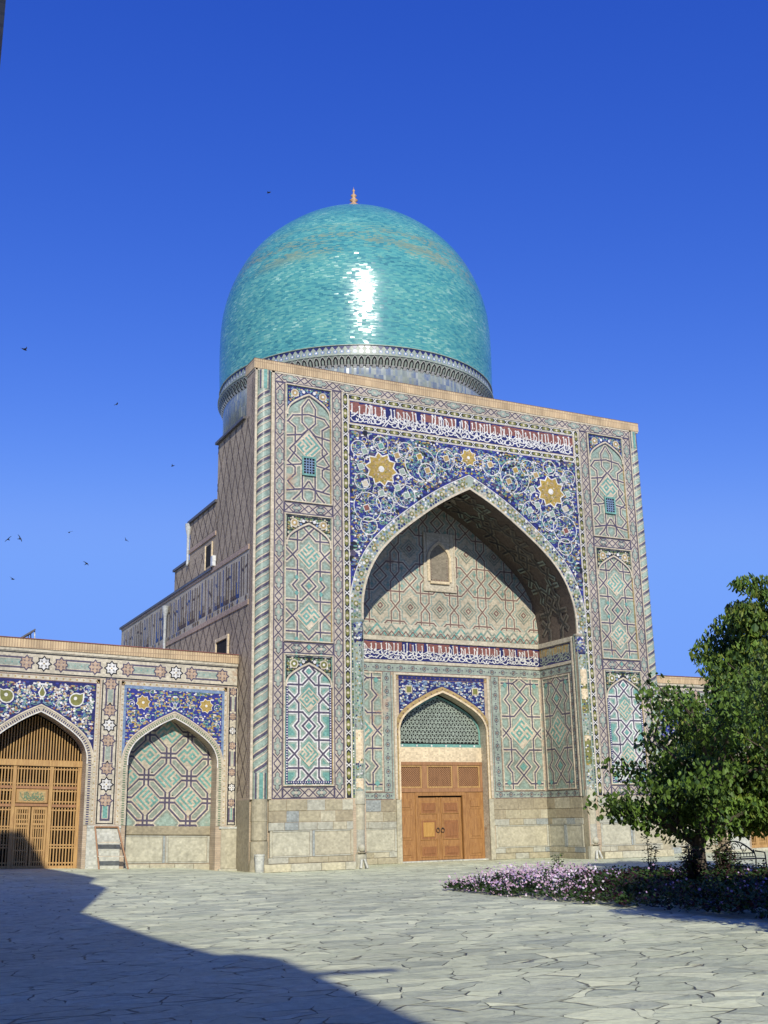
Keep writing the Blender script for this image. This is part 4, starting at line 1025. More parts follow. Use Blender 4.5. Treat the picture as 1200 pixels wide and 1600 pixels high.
    # every glazed brick is set at a slightly different angle
    ge = n.new('ShaderNodeNewGeometry'); sb = n.new('ShaderNodeVectorMath'); sb.operation = 'SUBTRACT'; sb.inputs[1].default_value = (.5, .5, .5); L.new(wn.outputs['Color'], sb.inputs[0])
    sc = n.new('ShaderNodeVectorMath'); sc.operation = 'MULTIPLY'; sc.inputs[1].default_value = tilt; gl = n.new('ShaderNodeMath'); gl.operation = 'GREATER_THAN'; gl.inputs[1].default_value = .93; L.new(wn.outputs['Value'], gl.inputs[0])
    g5 = n.new('ShaderNodeMath'); g5.operation = 'MULTIPLY_ADD'; g5.inputs[1].default_value = 2.6; g5.inputs[2].default_value = 1; L.new(gl.outputs[0], g5.inputs[0])
    s5 = n.new('ShaderNodeVectorMath'); s5.operation = 'SCALE'; L.new(sb.outputs[0], s5.inputs[0]); L.new(g5.outputs[0], s5.inputs['Scale'])
    L.new(s5.outputs[0], sc.inputs[0])
    ad = n.new('ShaderNodeVectorMath'); ad.operation = 'ADD'; L.new(ge.outputs['Normal'], ad.inputs[0]); L.new(sc.outputs[0], ad.inputs[1])
    nm = n.new('ShaderNodeVectorMath'); nm.operation = 'NORMALIZE'; L.new(ad.outputs[0], nm.inputs[0]); L.new(nm.outputs[0], b.inputs['Normal'])
    MATS[name] = m
glaze('dome_tile', 1, [(.025, .13, .165), (.05, .215, .24), (.075, .28, .275), (.12, .335, .29), (.30, .50, .43)], .20, (.06, .06, .11), True, .22, .07)
glaze('drum_tile', 1, [(.10, .13, .20), (.22, .25, .24), (.28, .31, .27), (.14, .18, .27), (.38, .40, .35), (.20, .28, .28)], .24, (.10, .10, .12), False, .13, .55)
DX, DYc = 9.58, 12.1
prof = [(7.79, 25.1), (7.83, 26), (7.85, 27), (7.85, 27.9), (7.83, 28.7), (7.78, 29.4), (7.70, 30.0), (7.46, 31), (7.05, 32.05), (6.50, 33.05), (5.74, 34), (4.95, 34.75), (4.05, 35.45), (3.05, 36.07), (2.05, 36.62), (.98, 37.15), (.25, 37.6)]
def smooth_prof(P, k=4):
    out = []
    for i in range(len(P)-1):
        Q = [P[max(i-1, 0)], P[i], P[i+1], P[min(i+2, len(P)-1)]]
        for s in range(k):
            f = s/k; out.append(tuple(.5*((2*Q[1][j])+(-Q[0][j]+Q[2][j])*f+(2*Q[0][j]-5*Q[1][j]+4*Q[2][j]-Q[3][j])*f*f+(-Q[0][j]+3*Q[1][j]-3*Q[2][j]+Q[3][j])*f**3) for j in (0, 1)))
    return out+[P[-1]]
def revolve(P, m, n, name, parent):
    d = MB(); d.uv = []; s = 0; N = n+1
    for i, (r, z) in enumerate(P):
        if i: s += hypot(r-P[i-1][0], z-P[i-1][1])
        for k in range(N): t = 2*pi*k/n; d.v.append((DX+r*cos(t), DYc+r*sin(t), z)); d.uv.append((t*7.85, s))
    for i in range(len(P)-1):
        for k in range(n): d.f.append((i*N+k, i*N+k+1, i*N+N+k+1, i*N+N+k)); d.m.append(0)
    d.mats = [m]; return d.build(name, parent, True)
dome = revolve(smooth_prof(prof), 'dome_tile', 160, 'dome', mosque)
fi = MB(); fi.lathe((DX, DYc, 37.48), [(.66, 0), (.56, .14), (.30, .34), (.15, .47), (.10, .55), (.25, .66), (.13, .78), (.09, .88), (.19, .98), (.06, 1.10), (.04, 1.25), (.09, 1.33), (.02, 1.45), (0, 1.62)], 'terracotta', 16); fi.build('finial', dome, True)
revolve([(7.55, 16.5), (7.55, 20), (7.55, 22.55), (7.58, 22.56), (7.58, 24.12)], 'drum_tile', 160, 'drum', mosque)
cn = MB()
cn.lathe((DX, DYc, 0), [(7.58, 24.10), (7.64, 24.12), (7.86, 24.55), (7.90, 24.56), (7.90, 24.66), (7.80, 24.67), (7.78, 25.12), (7.84, 25.13), (7.84, 25.17), (7.70, 25.18)], 'grey_teal', 160)
N = 148
for k in range(N):
    t0, t1 = 2*pi*k/N, 2*pi*(k+1)/N; tm = (t0+t1)/2
    PP = lambda f, zf, e=.012: (DX+(7.64+.22*zf+e)*cos(t0+(t1-t0)*f), DYc+(7.64+.22*zf+e)*sin(t0+(t1-t0)*f), 24.12+.43*zf)
    nic = [(.12, -.1), (.88, -.1), (.88, .55), (.70, .80), (.5, .92), (.30, .80), (.12, .55)]
    cn.face([PP(f, z, .012) for f, z in [(.06, -.06), (.94, -.06), (.94, .58), (.72, .88), (.5, .99), (.28, .88), (.06, .58)]], 'white_tile')
    cn.face([PP(f, z, .024) for f, z in nic], 'black_tile')  # flat black fill stands in for the shade inside each small niche
    cn.face([PP(f, z, .036) for f, z in [(.34, 0), (.66, 0), (.66, .5), (.5, .68), (.34, .5)]], 'grey_teal')
    QQ = lambda f, zf, e: (DX+(7.80-.02*zf+e)*cos(t0+(t1-t0)*f), DYc+(7.80-.02*zf+e)*sin(t0+(t1-t0)*f), 24.67+.45*zf)
    cn.face([QQ(f, z, .01) for f, z in [(.0, 1), (.5, .52), (1, 1)]], 'navy'); cn.face([QQ(f, z, .01) for f, z in [(.3, .06), (.7, .06), (.85, .28), (.7, .5), (.3, .5), (.15, .28)]], 'sky_tile'); cn.face([QQ(f, z, .02) for f, z in [(.4, .17), (.6, .17), (.65, .28), (.6, .39), (.4, .39), (.35, .28)]], 'white_tile')
    b0 = [(DX+r_*cos(tm+d_), DYc+r_*sin(tm+d_), z) for r_, z in ((7.59, 23.98), (7.72, 24.12)) for d_ in (-.012, .012)]
    cn.face([b0[0], b0[1], b0[3], b0[2]], 'white_tile')
cn.build('muqarnas_cornice', mosque)

# ------------------------------------------------------------------ one-storey arcades on both sides of the portal
def starmotif(mb, c, r, fill, core, h=.012):
    """eight pointed rosette: dark outline, pale pieces, four dark studs"""
    dk = 'black_tile' if fill == 'white_tile' else 'purple'
    P = lambda R_, a: (c[0]+R_*cos(a), c[1]+R_*sin(a))
    mb.poly([P(r*1.04 if k % 2 == 0 else r*.74, pi*k/8) for k in range(16)], dk, h)
    mb.poly([P(r*.80 if k % 2 == 0 else r*.56, pi*k/8) for k in range(16)], fill, h+.003)
    for k in range(4):
        q = pi/4+pi/2*k; mb.poly([P(r*.22, q), P(r*.40, q-.34), P(r*.56, q), P(r*.40, q+.34)], dk, h+.006); mb.disc(P(r*.40, q), r*.06, fill, 4, h+.009)
    mb.disc(c, r*.10, core, 6, h+.006)
def bar(mb, a, b, hw, vert, fill='grey_teal'):
    R_ = (lambda x0, y0, x1, y1, m, h: mb.rect(x0, y0, x1, y1, m, h)) if not vert else (lambda x0, y0, x1, y1, m, h: mb.rect(y0, x0, y1, x1, m, h))
    return R_
SHEAR = .028
def arcade(name, AM, label, bays, seed):
    """bays: list of 'niche' / 'door' outward from the portal"""
    org = AM(6, 0, 0); T = thing(name, (org[0], org[1]+2, 0), label, 'arcade')
    PITCH, U0_, hw, zs, za = 5.14, .97, 1.78, 3.95, 5.80
    UE = 3.54+PITCH*len(bays)-PITCH/2+.36
    wl = MB(AM); cs = [3.54+PITCH*i for i in range(len(bays))]
    edges = [U0_]+[c+PITCH/2 for c in cs[:-1]]+[UE]
    for c, a, b in zip(cs, edges, edges[1:]):
        A = arch(c, hw, zs, za, -.3); holed(wl, a, -.3, b, 8.15, A, 'wall_brick', 0); reveal(wl, A, 'wall_brick', 0, -.85)
    # body behind the front
    def bx(a, b, z0, z1, y0, y1, m): 
        vs = [AM(u, z, -y) for z in (z0, z1) for y in (y0, y1) for u in (a, b)]
        wl.raw(vs, [(0, 1, 3, 2), (4, 6, 7, 5), (0, 4, 5, 1), (2, 3, 7, 6), (0, 2, 6, 4), (1, 5, 7, 3)], m)
    bx(U0_+.02, UE, 8.2, 8.35, .02, 9, 'wall_brick'); bx(U0_+.02, UE, 6.3, 8.2, 1.1, 1.3, 'wall_brick')
    bx(U0_+.02, UE, -.3, 8.2, 2.6, 2.8, 'dark_void')
    for a, b in zip([U0_]+[c+hw+.02 for c in cs], [c-hw-.02 for c in cs]+[UE]): bx(a+.01, b-.01, -.3, 8.1, .03, 2.6, 'dark_void')
    wl.build('wall', T)
    pp = MB(AM); pp.block(U0_-.02, 8.15, UE, 8.50, 'soldier_brick', -.45, .07); pp.block(U0_-.02, 8.04, UE, 8.15, 'cream', -.3, .035); pp.block(U0_-.03, 8.50, UE, 8.53, 'red_brick', -.5, .10)
    pp.build('parapet', T)
    fr = MB(AM); fr.rect(U0_, 7.2, UE, 8.04, 'cream', .003)
    for z in (7.24, 7.98): fr.seg((U0_, z), (UE, z), .05, 'black_tile', 0, .008)
    for z in (7.34, 7.88): fr.seg((U0_, z), (UE, z), .05, 'cream', 0, .006)
    k = -1; r_ = .30
    while True:
        c = 3.54+2.57*k; k += 1
        if c > UE+1: break
        for u, f_, co in ((c, 'white_tile', 'gold'), (c-.64, 'tan', 'pink'), (c+.64, 'tan', 'pink')):
            if U0_+.05 < u-.2 and u+.25 < UE: starmotif(fr, (u, 7.61), r_, f_, co)
        a, b = max(c+.80, U0_), min(c+1.77, UE)
        if b > a+.2:
            fr.rect(a, 7.39, b, 7.83, 'purple', .006); fr.rect(a, 7.46, b, 7.76, 'cream', .008); fr.rect(a, 7.49, b, 7.73, 'grey_teal', .010)
            for i in range(4): fr.disc((a+(i+.5)*(b-a)/4, 7.61), .03, 'teal', 5, .013)
    fr.build('star_frieze', T)
    # pilaster panels
    for i, u in enumerate([1.13]+[c+PITCH/2 for c in cs]):
        if u+.36 > UE+.4: continue
        m = MB(AM); w_ = .36 if i else .20
        a, b = (u-w_, u+w_)
        m.rect(a, 1.73, b, 7.15, 'cream', .004); m.rect(a+.03, 1.76, b-.03, 7.15, 'black_tile', .006); m.rect(a+.075, 1.80, b-.075, 7.15, 'cream', .008)
        for z, f_ in ((7.0, 'tan'), (6.0, 'tan'), (5.43, 'white_tile'), (4.84, 'tan'), (3.8, 'tan'), (3.21, 'white_tile'), (2.62, 'tan')): starmotif(m, (u, z), min(.29, w_-.02), f_, 'gold' if f_ != 'tan' else 'pink', .014)
        for z0, z1 in ((6.2, 6.8), (4.03, 4.62), (1.88, 2.42)):
            q = min(.19, w_-.07); m.rect(u-q, z0, u+q, z1, 'purple', .012); m.rect(u-q+.07, z0+(.08 if z0 < 2 else 0), u+q-.07, z1, 'cream', .014); m.rect(u-q+.10, z0+.1, u+q-.10, z1, 'teal' if z0 < 2 else 'grey_teal', .016)
        m.build('pilaster_panel', T)
        d = MB(AM); d.block(a-.26, .12, b+.28 if i else b+.2, 1.62, 'marble' if i else 'stone_a', -.02, .04, .015); d.block(a-.3, -.3, b+.3, .12, 'stone_d', -.02, .16, .02); d.block(a-.27, 1.62, b+.29, 1.71, 'marble', -.02, .06, .01)
        d.build('stone_dado', T)
    for i, (c, kind) in enumerate(zip(cs, bays)):
        m = MB(AM); x0, x1 = c-2.02, c+2.02; zt = 6.98
        A = arch(c, hw, zs, za); A2 = arch(c, hw+.24, zs, za+.30)
        zz = lambda x: max([a[1]+(b[1]-a[1])*(x-a[0])/(b[0]-a[0]) for a, b in zip(A2, A2[1:]) if b[0] > a[0] and a[0] <= x <= b[0]] or [zs])
        for a, b in zip(A2, A2[1:]):
            if b[0] > a[0]: m.poly([a, b, (b[0], zt), (a[0], zt)], 'blue' if kind == 'niche' else 'navy', .005)
        ok = lambda x, z: x0+.1 < x < x1-.1 and zz(x)+.07 < z < zt-.08
        if kind == 'niche':
            fl = [(c-1.28, 6.36), (c+1.28, 6.36)]
            floral(m, lambda x, z: ok(x, z) and all(hypot(x-f_[0], z-f_[1]) > .34 for f_ in fl), (x0, 4.3, x1, zt), 120, 31+seed, .010, ['gold', 'ochre', 'cream', 'white_tile', 'leaf_tile', 'sky_tile', 'teal', 'ochre'], True, c, .75)
            for f_ in fl: star_flower(m, f_, .27, .03, 8)
            m.rect(x0-.02, zt-.1, x1+.02, zt+.02, 'sky_tile', .022)
            for x in (x0-.02, x1-.08): m.rect(x, zs, x+.1, zt-.1, 'sky_tile', .022)
        else:
            fl = [(c-1.27, 6.32), (c+1.27, 6.32)]
            floral(m, lambda x, z: ok(x, z) and all(hypot(x-f_[0], z-f_[1]) > .30 for f_ in fl), (x0, 4.3, x1, zt), 210, 41+seed, .010, ['white_tile', 'white_tile', 'sky_tile', 'ochre', 'blue', 'blue', 'pink', 'grey_teal', 'red_brick', 'leaf_tile'], True, c, .8)
            for g_, f_ in zip((-1, 1), fl):
                Pt = [(f_[0]+.27*cos(t)*(1 if cos(t)*g_ < 0.3 else 1.1), f_[1]+.27*sin(t)) for t in [2*pi*k/12 for k in range(12)]]; Pt[(1 if g_ > 0 else 5)] = (f_[0]+g_*.31, f_[1]+.30)
                m.poly(Pt, 'white_tile', .026); m.poly([(f_[0]+(x-f_[0])*.82, f_[1]+(z-f_[1])*.82) for x, z in Pt], 'olive', .029); m.disc((f_[0]+.03, f_[1]+.05), .07, 'white_tile', 7, .033)
            m.poly([(c, 6.82), (c+.15, 6.52), (c+.10, 6.38), (c, 6.32), (c-.10, 6.38), (c-.15, 6.52)], 'white_tile', .026); m.poly([(c, 6.74), (c+.10, 6.52), (c+.07, 6.42), (c, 6.38), (c-.07, 6.42), (c-.10, 6.52)], 'olive', .029)
        m.strip(A, .26, 'buff', .030, 0.0); m.strip(A, .05, 'cream_line', .05, .21); m.strip(A, .035, 'white_tile', .055, 0.0)
        L_ = [A[0]]; tot_ = 0; acc = []
        for a, b in zip(A, A[1:]): l = hypot(b[0]-a[0], b[1]-a[1]); acc.append((tot_, a, b, l)); tot_ += l
        nb = int(tot_/.085)
        for k in range(nb):
            s_ = (k+.5)*tot_/nb
            for t0, a, b, l in acc:
                if t0 <= s_ <= t0+l:
                    f_ = (s_-t0)/l; dx, dy = (b[0]-a[0])/l, (b[1]-a[1])/l; P0 = (a[0]+dx*f_*l, a[1]+dy*f_*l)
                    m.seg((P0[0]-dy*.06, P0[1]+dx*.06), (P0[0]-dy*.16, P0[1]+dx*.16), .035, 'leaf_tile' if kind == 'niche' else 'navy', 0, .042); break
        for g_ in (-1, 1):
            a, b = sorted((c+g_*hw, c+g_*(hw+.26))); m.rect(a, 1.72, b, zs, 'buff', .030)
            k = 1.75
            while k < zs: m.rect(a+.08, k, b-.08, k+.035, 'leaf_tile' if kind == 'niche' else 'navy', .042); k += .085
            beads(m, (c+g_*2.09, 1.75), (c+g_*2.09, 7.14), .12, 'cream', 'ochre', .2, .03, None)
        beads(m, (c-2.15, 7.08), (c+2.15, 7.08), .17, 'cream', 'ochre', .26, .04, 'brown_line')
        m.build('spandrel', T)
        if kind == 'niche':
            q = MB(AM); H0 = -.70
            for g_ in (0,): q.rect(c-hw-.1, -.3, c+hw+.1, 6.2, 'wall_brick', H0-.004)
            mp0 = q.mp; q.mp = lambda u, v, h: mp0(u, v, H0+h)
            rc = (c-hw, 1.72, c+hw, 6.0); q.rect(*rc, 'pale_teal', .004)
            S_ = .86; L = []
            for a in range(-3, 4):
                for b in range(-3, 5):
                    if (a+b) % 2: continue
                    X, Y = c+a*S_, 3.55+b*S_; o1, o2 = .30, .74
                    L.append([(X+x*S_*1.22, Y+y*S_*1.22) for x, y in ((-o1, -o2), (o1, -o2), (o2, -o1), (o2, o1), (o1, o2), (-o1, o2), (-o2, o1), (-o2, -o1), (-o1, -o2))])
            lattice(q, rc, L, .075, .17, 'purple', 'cream', 'sage')
            kk = 0
            for a in range(-3, 4):
                for b in range(-3, 5):
                    X, Y = c+a*S_, 3.55+b*S_
                    if (a+b) % 2 == 0 and abs(a) < 3 and Y > 2.1: kufic(q, X, Y, .60, 'teal', 'buff', kk, .03); kk += 1
            q.mp = mp0
            stones(q, c-hw-.05, c+hw+.05, [(1.3, 1.66, 1, (.9, 1.6), 'aba')], 7+seed) if False else None
            q.mp = lambda u, v, h: mp0(u, v, H0+h)
            q.block(c-hw, 1.38, c+hw, 1.70, 'stone_e', -.02, .06, .02)
            framed(q, c-hw, c+hw, .32, 1.36, 2, 12+seed); stones(q, c-hw, c+hw, [(-.3, .30, 3, (.6, 1.2), 'fda')], 13+seed)
            q.build('niche_panel', T)
        else:
            H0 = -.80; mp0 = AM; mpd = lambda u, v, h: mp0(u, v, H0+h)
            q = MB(mpd); ar = arch(c, hw, zs, za)
            zi = lambda x: max([a[1]+(b[1]-a[1])*(x-a[0])/(b[0]-a[0]) for a, b in zip(ar, ar[1:]) if b[0] > a[0] and a[0] <= x <= b[0]] or [zs])
            # frame: posts, beams
            for x in (c-hw, c-.74, c+.60, c+hw-.14): q.block(x, .12, x+.14, 3.85, 'lattice_wood', -.06, .06, .008)
            q.block(c-hw-.05, 3.85, c+hw+.05, 4.08, 'lattice_wood', -.08, .09, .01)
            for x0_, x1_ in ((c-hw+.14, c-.74), (c-.60, c+.60), (c+.74, c+hw-.14)):
                q.block(x0_, 3.02, x1_, 3.12, 'old_wood', -.05, .05, .006); q.block(x0_, .12, x1_, .26, 'lattice_wood', -.05, .05, .006)
                if x1_-x0_ < 1.1: q.block(x0_, 2.36, x1_, 2.46, 'old_wood', -.05, .05, .006)
            q.block(c-.60, 2.38, c+.60, 2.48, 'old_wood', -.05, .06, .006)
            q.build('door_frame', T)
            def bars(x0_, x1_, z0_, z1_, n, rails, top=None, nm='lattice_panel', par=T):
                w2 = MB(mpd); s_ = (x1_-x0_)/n
                for k in range(n):
                    x = x0_+(k+.5)*s_; t = z1_ if top is None else min(z1_, top(x)-.06)
                    if t > z0_+.05: w2.block(x-.022, z0_, x+.022, t, 'lattice_wood', -.03, .02, .006)
                for z in rails:
                    if top is None: w2.block(x0_, z-.025, x1_, z+.025, 'lattice_wood', -.025, .015, .004)
                return w2.build(nm, par)
            bars(c-hw, c+hw, 4.08, 9, 34, (), zi)
            for x0_, x1_ in ((c-hw+.14, c-.74), (c+.74, c+hw-.14)):
                bars(x0_, x1_, 3.12, 3.85, 8, (3.22, 3.75)); bars(x0_, x1_, 2.46, 3.02, 8, (2.56, 2.95)); bars(x0_, x1_, .26, 2.36, 8, (.36, .9, 1.0, 1.55, 1.65, 2.25))
            bars(c-.60, c+.60, 3.12, 3.85, 11, (3.2, 3.75))
            sg = MB(mpd); sg.block(c-.58, 2.50, c+.58, 3.0, 'lattice_wood', -.05, .05, .02); mm = sg.mp; sg.mp = lambda u, v, h: mm(u, v, h+.05)
            script(sg, c-.48, c+.48, 2.57, 2.93, 77, 'ochre', None, 'leaf_tile', .022, 2.2); sg.build('carved_sign', T)
            for x0_, x1_ in ((c-.59, c-.02), (c+.02, c+.59)):
                o = MB(mpd)
                for e, f_, g2, h2 in ((x0_, .14, x0_+.08, 2.36), (x1_-.08, .14, x1_, 2.36), (x0_+.08, .14, x1_-.08, .24), (x0_+.08, 2.26, x1_-.08, 2.36), (x0_+.08, 1.70, x1_-.08, 1.78)): o.block(e, f_, g2, h2, 'lattice_wood', -.04, .03, .006)
                o = o.build('door_leaf', T); bars(x0_+.08, x1_-.08, .24, 2.26, 5, (.4, .8, 1.25, 1.6, 1.9, 2.1), None, 'lattice_panel', o)
            b_ = MB(mpd); b_.rect(c-hw-.05, -.2, c+hw+.05, 6.2, 'dark_void', -.55); b_.block(c-hw, -.3, c+hw, .12, 'stone_d', -.3, .5, .01); b_.build('dark_interior', T)
    return T
AML = lambda u, v, h: (-u, 1.5-h, v+.028*(u-.9))
AMR = lambda u, v, h: (2*XC+u, 1.5-h, v+.0*(u-.9))
arcade('arcade', AML, 'low tiled arcade left of the portal with a blind niche and a wooden lattice door', ['niche', 'door', 'niche'], 1)
arcade('arcade', AMR, 'low tiled arcade mostly hidden behind the leafy tree right of the portal', ['niche', 'door', 'niche', 'door'], 2)

# ------------------------------------------------------------------ building on the near left that throws the long shadow
cb = thing('courtyard_building', (-18, -40, 0), 'dark brick pier edge of the neighbouring building cut off at the top left corner', 'building')
m = MB()
prof_ = [(-70, 12.9), (-52.5, 12.9), (-51.0, 13.5), (-49.2, 14.2), (-47.3, 13.6), (-46.2, 13.0), (-43, 12.75), (-36, 12.95), (-30.1, 12.9)]
for (a, za_), (b, zb_) in zip(prof_, prof_[1:]):
    vs = [(-17, a, 0), (-17, b, 0), (-17, b, zb_), (-17, a, za_), (-26, a, 0), (-26, b, 0), (-26, b, zb_), (-26, a, za_)]
    m.raw(vs, [(0, 1, 2, 3), (4, 7, 6, 5), (3, 2, 6, 7)], 'wall_brick')
m.box(-26, -86, 0, 60, -78, 14, 'wall_brick'); m.build('wing_wall_and_sky_block', cb)  # rear block is unseen, added to hold back low sky light
m = MB()
GP = [(-30.25, 0), (-30.25, 13.4), (-28.15, 13.2), (-28.1, 14.4), (-24.4, 13.95), (-19.9, 13.85), (-18.2, 13.62), (-16.9, 13.3), (-15.6, 12.5), (-14.5, 11.8), (-13.4, 10.6), (-13.4, 0)]
n_ = len(GP); m.raw([(-15.08, y, z) for y, z in GP]+[(-24, y, z) for y, z in GP], [tuple(range(n_)), tuple(range(2*n_-1, n_-1, -1))]+[(k, n_+k, n_+(k+1) % n_, (k+1) % n_) for k in range(n_)], 'wall_brick'); m.build('gate_portal', cb)
m = MB(); m.box(-17.2, -36.76, 0, -15.372, -35.9, 8.5, 'wall_brick'); m.build('pier', cb)
m = MB(); m.tube([(-17, -48.9, 12.95), (-15.5, -49.3, 13.0)], .10, 'old_wood', 8); m.build('water_spout', cb)

# ------------------------------------------------------------------ small things against the walls
t = thing('stepladder', (-5.8, .8, .2), 'wooden step rack with two pale treads leaning on the white pilaster base', 'step rack')
def AL(u, v, h): return AML(u, v, h)
m = MB()
for u0_, u1_ in ((6.47, 6.36), (5.62, 5.28)):
    s_ = MB(); s_.tube([AL(u0_, 1.68, .10), AL(u1_, .13, .62)], .032, 'old_wood', 6); s_.build('stile', t)
for f_ in (.30, .62):
    s_ = MB(); a0 = 6.45-(6.45-6.38)*f_; b0 = 5.64-(5.64-5.34)*f_; z = 1.68-1.55*(f_+.08); h_ = .10+.52*(f_+.08)
    s_.block(0, 0, 1, 1, 'x', 0, 0) if False else None
    vs = [AL(u, zz_, hh) for zz_ in (z, z+.035) for hh in (h_-.10, h_+.12) for u in (b0, a0)]
    s_.raw(vs, [(0, 1, 3, 2), (4, 6, 7, 5), (0, 4, 5, 1), (2, 3, 7, 6), (0, 2, 6, 4), (1, 5, 7, 3)], 'cream_line'); s_.build('tread', t)
s_ = MB(); s_.tube([AL(6.46, 1.66, .11), AL(5.62, 1.66, .11)], .028, 'old_wood', 6); s_.build('top_bar', t)
bn = MB(); bn.lathe((-.62, -.42, 0), [(0, .01), (.15, .01), (.16, .05), (.19, .62), (.205, .63), (.205, .69), (.17, .69), (.16, .3), (0, .3)], 'marble', 20)
tag(bn.build('bin', smooth=False), 'small pale grey litter bin standing at the foot of the twisted corner column', 'bin')
sp_ = thing('solar_panel', (-9.2, 2.6, 8.6), 'small tilted dark panel standing on the flat roof of the left arcade', 'solar panel')
s_ = MB(); y0 = 2.2
s_.raw([(-9.75, y0, 8.66), (-9.75, y0+1.1, 8.66), (-8.95, y0+1.1, 9.22), (-8.95, y0, 9.22), (-9.78, y0, 8.71), (-9.78, y0+1.1, 8.71), (-8.98, y0+1.1, 9.27), (-8.98, y0, 9.27)], [(0, 1, 2, 3), (4, 7, 6, 5), (0, 3, 7, 4), (1, 5, 6, 2), (0, 4, 5, 1), (3, 2, 6, 7)], 'roof_metal'); s_.build('panel', sp_)
for y in (y0+.1, y0+1.0):
    s_ = MB(); s_.tube([(-8.98, y, 9.2), (-8.92, y, 8.5)], .025, 'white_paint', 6); s_.build('leg', sp_)
    s_ = MB(); s_.tube([(-9.2, y, 9.02), (-9.2, y, 8.5)], .02, 'roof_metal', 6); s_.build('leg', sp_)

# ------------------------------------------------------------------ bench
bt = thing('bench', (11.3, -13.2, 0), 'black wrought iron bench with a scrolled arched back behind the flower bed', 'bench')
BX, BYY, BW = 11.3, -13.2, .85
m = MB()
for s in (-1, 1):
    l = MB(); x = BX+s*BW
    l.tube([(x, BYY-.25, 0), (x, BYY-.22, .62), (x, BYY+.2, .66)], .025, 'iron', 6); l.tube([(x, BYY+.25, 0), (x, BYY+.2, .45), (x, BYY+.28, .70)], .025, 'iron', 6)
    l.tube([(x, BYY-.22, .42), (x, BYY+.22, .42)], .02, 'iron', 6); l.build('leg', bt)
for k in range(6): m.box(BX-BW, BYY-.22+k*.08, .42, BX+BW, BYY-.17+k*.08, .445, 'iron')
m.build('seat', bt)
m = MB(); yb = BYY+.26
m.tube([(BX-BW+2*BW*k/20, yb, .62+.36*sin(pi*k/20)) for k in range(21)], .024, 'iron', 6); m.tube([(BX-BW, yb, .60), (BX+BW, yb, .60)], .02, 'iron', 6); m.tube([(BX-BW, yb, .48), (BX+BW, yb, .48)], .015, 'iron', 6)
for k in range(-6, 7): m.tube([(BX+k*.13, yb, .48), (BX+k*.13, yb, .60)], .012, 'iron', 5)
for c, s in ((-.42, 1), (.42, -1), (0, 1)):
    m.tube([(BX+c+s*(.16-.010*k)*cos(k*.5), yb, .78-(.05 if c else -.02)+(.16-.010*k)*sin(k*.5)) for k in range(14)], .014, 'iron', 5)
for s in (-1, 1): m.tube([(BX+s*(.80-.055*k), yb, .62+.24*sin(pi*k/9*.5)) for k in range(10)], .015, 'iron', 5); m.tube([(BX+s*(.10+.03*k), yb, .62+.33*cos(pi*k/9*.5)) for k in range(10)], .015, 'iron', 5)
m.build('backrest', bt)

# ------------------------------------------------------------------ vegetation
def leafmat(name, c, tr=.25):
    m = bpy.data.materials.new(name); m.use_nodes = True; n = m.node_tree.nodes; L = m.node_tree.links; b = n['Principled BSDF']
    b.inputs['Roughness'].default_value = .5; b.inputs['Specular IOR Level'].default_value = .35
    tc = n.new('ShaderNodeTexCoord'); no = n.new('ShaderNodeTexNoise'); no.inputs['Scale'].default_value = 1.6; no.inputs['Detail'].default_value = 4; L.new(tc.outputs['Object'], no.inputs['Vector'])
    mr = n.new('ShaderNodeMapRange'); mr.inputs[1].default_value = .35; mr.inputs[2].default_value = .65; mr.inputs[3].default_value = .65; mr.inputs[4].default_value = 1.35; L.new(no.outputs[0], mr.inputs[0])
    mx = n.new('ShaderNodeMix'); mx.data_type = 'RGBA'; mx.blend_type = 'MULTIPLY'; mx.inputs[0].default_value = 1; mx.inputs[6].default_value = (*c, 1); L.new(mr.outputs[0], mx.inputs[7]); L.new(mx.outputs[2], b.inputs['Base Color'])
    t_ = n.new('ShaderNodeBsdfTranslucent'); mm = n.new('ShaderNodeMixShader'); mm.inputs[0].default_value = tr; L.new(mx.outputs[2], t_.inputs[0])
    L.new(b.outputs[0], mm.inputs[1]); L.new(t_.outputs[0], mm.inputs[2]); L.new(mm.outputs[0], n['Material Output'].inputs[0]); MATS[name] = m
leafmat('leaf_green', (.12, .20, .032), .3); leafmat('leaf_dark', (.040, .08, .018)); leafmat('leaf_yellow', (.19, .235, .04), .35); leafmat('leaf_red', (.05, .018, .022)); leafmat('stem_green', (.05, .085, .025))
mat('petal_pink', (.52, .34, .46), .6, .25, 6); mat('petal_white', (.70, .62, .70), .6, .15, 6); mat('petal_lilac', (.42, .29, .48), .6, .25, 6)
def leaves(mb, r, c, rad, n, size, droop=.7, mats=('leaf_green',), flat=.75, wr=.36):
    for i in range(n):
        while True:
            d = Vector((r.uniform(-1, 1), r.uniform(-1, 1), r.uniform(-1, 1)))
            if .05 < d.length < 1: break
        p = Vector(c)+Vector((d.x*rad, d.y*rad, d.z*rad*flat))
        a = r.uniform(0, 2*pi); t = Vector((cos(a)*.8, sin(a)*.8, -droop*r.uniform(.2, 1.3))).normalized(); sd = t.cross(Vector((0, 0, 1)) if abs(t.z) < .95 else Vector((1, 0, 0))).normalized(); sd = (sd+Vector((0, 0, r.uniform(-.5, .5)))).normalized()
        s = size*r.uniform(.65, 1.25); w_ = s*wr; nrm = t.cross(sd)*s*.12
        mb.raw([tuple(p), tuple(p+t*s*.35+sd*w_+nrm), tuple(p+t*s*.75+sd*w_*.7+nrm), tuple(p+t*s), tuple(p+t*s*.75-sd*w_*.7+nrm), tuple(p+t*s*.35-sd*w_+nrm)], [(0, 1, 2, 3), (0, 3, 4, 5)], r.choice(mats))
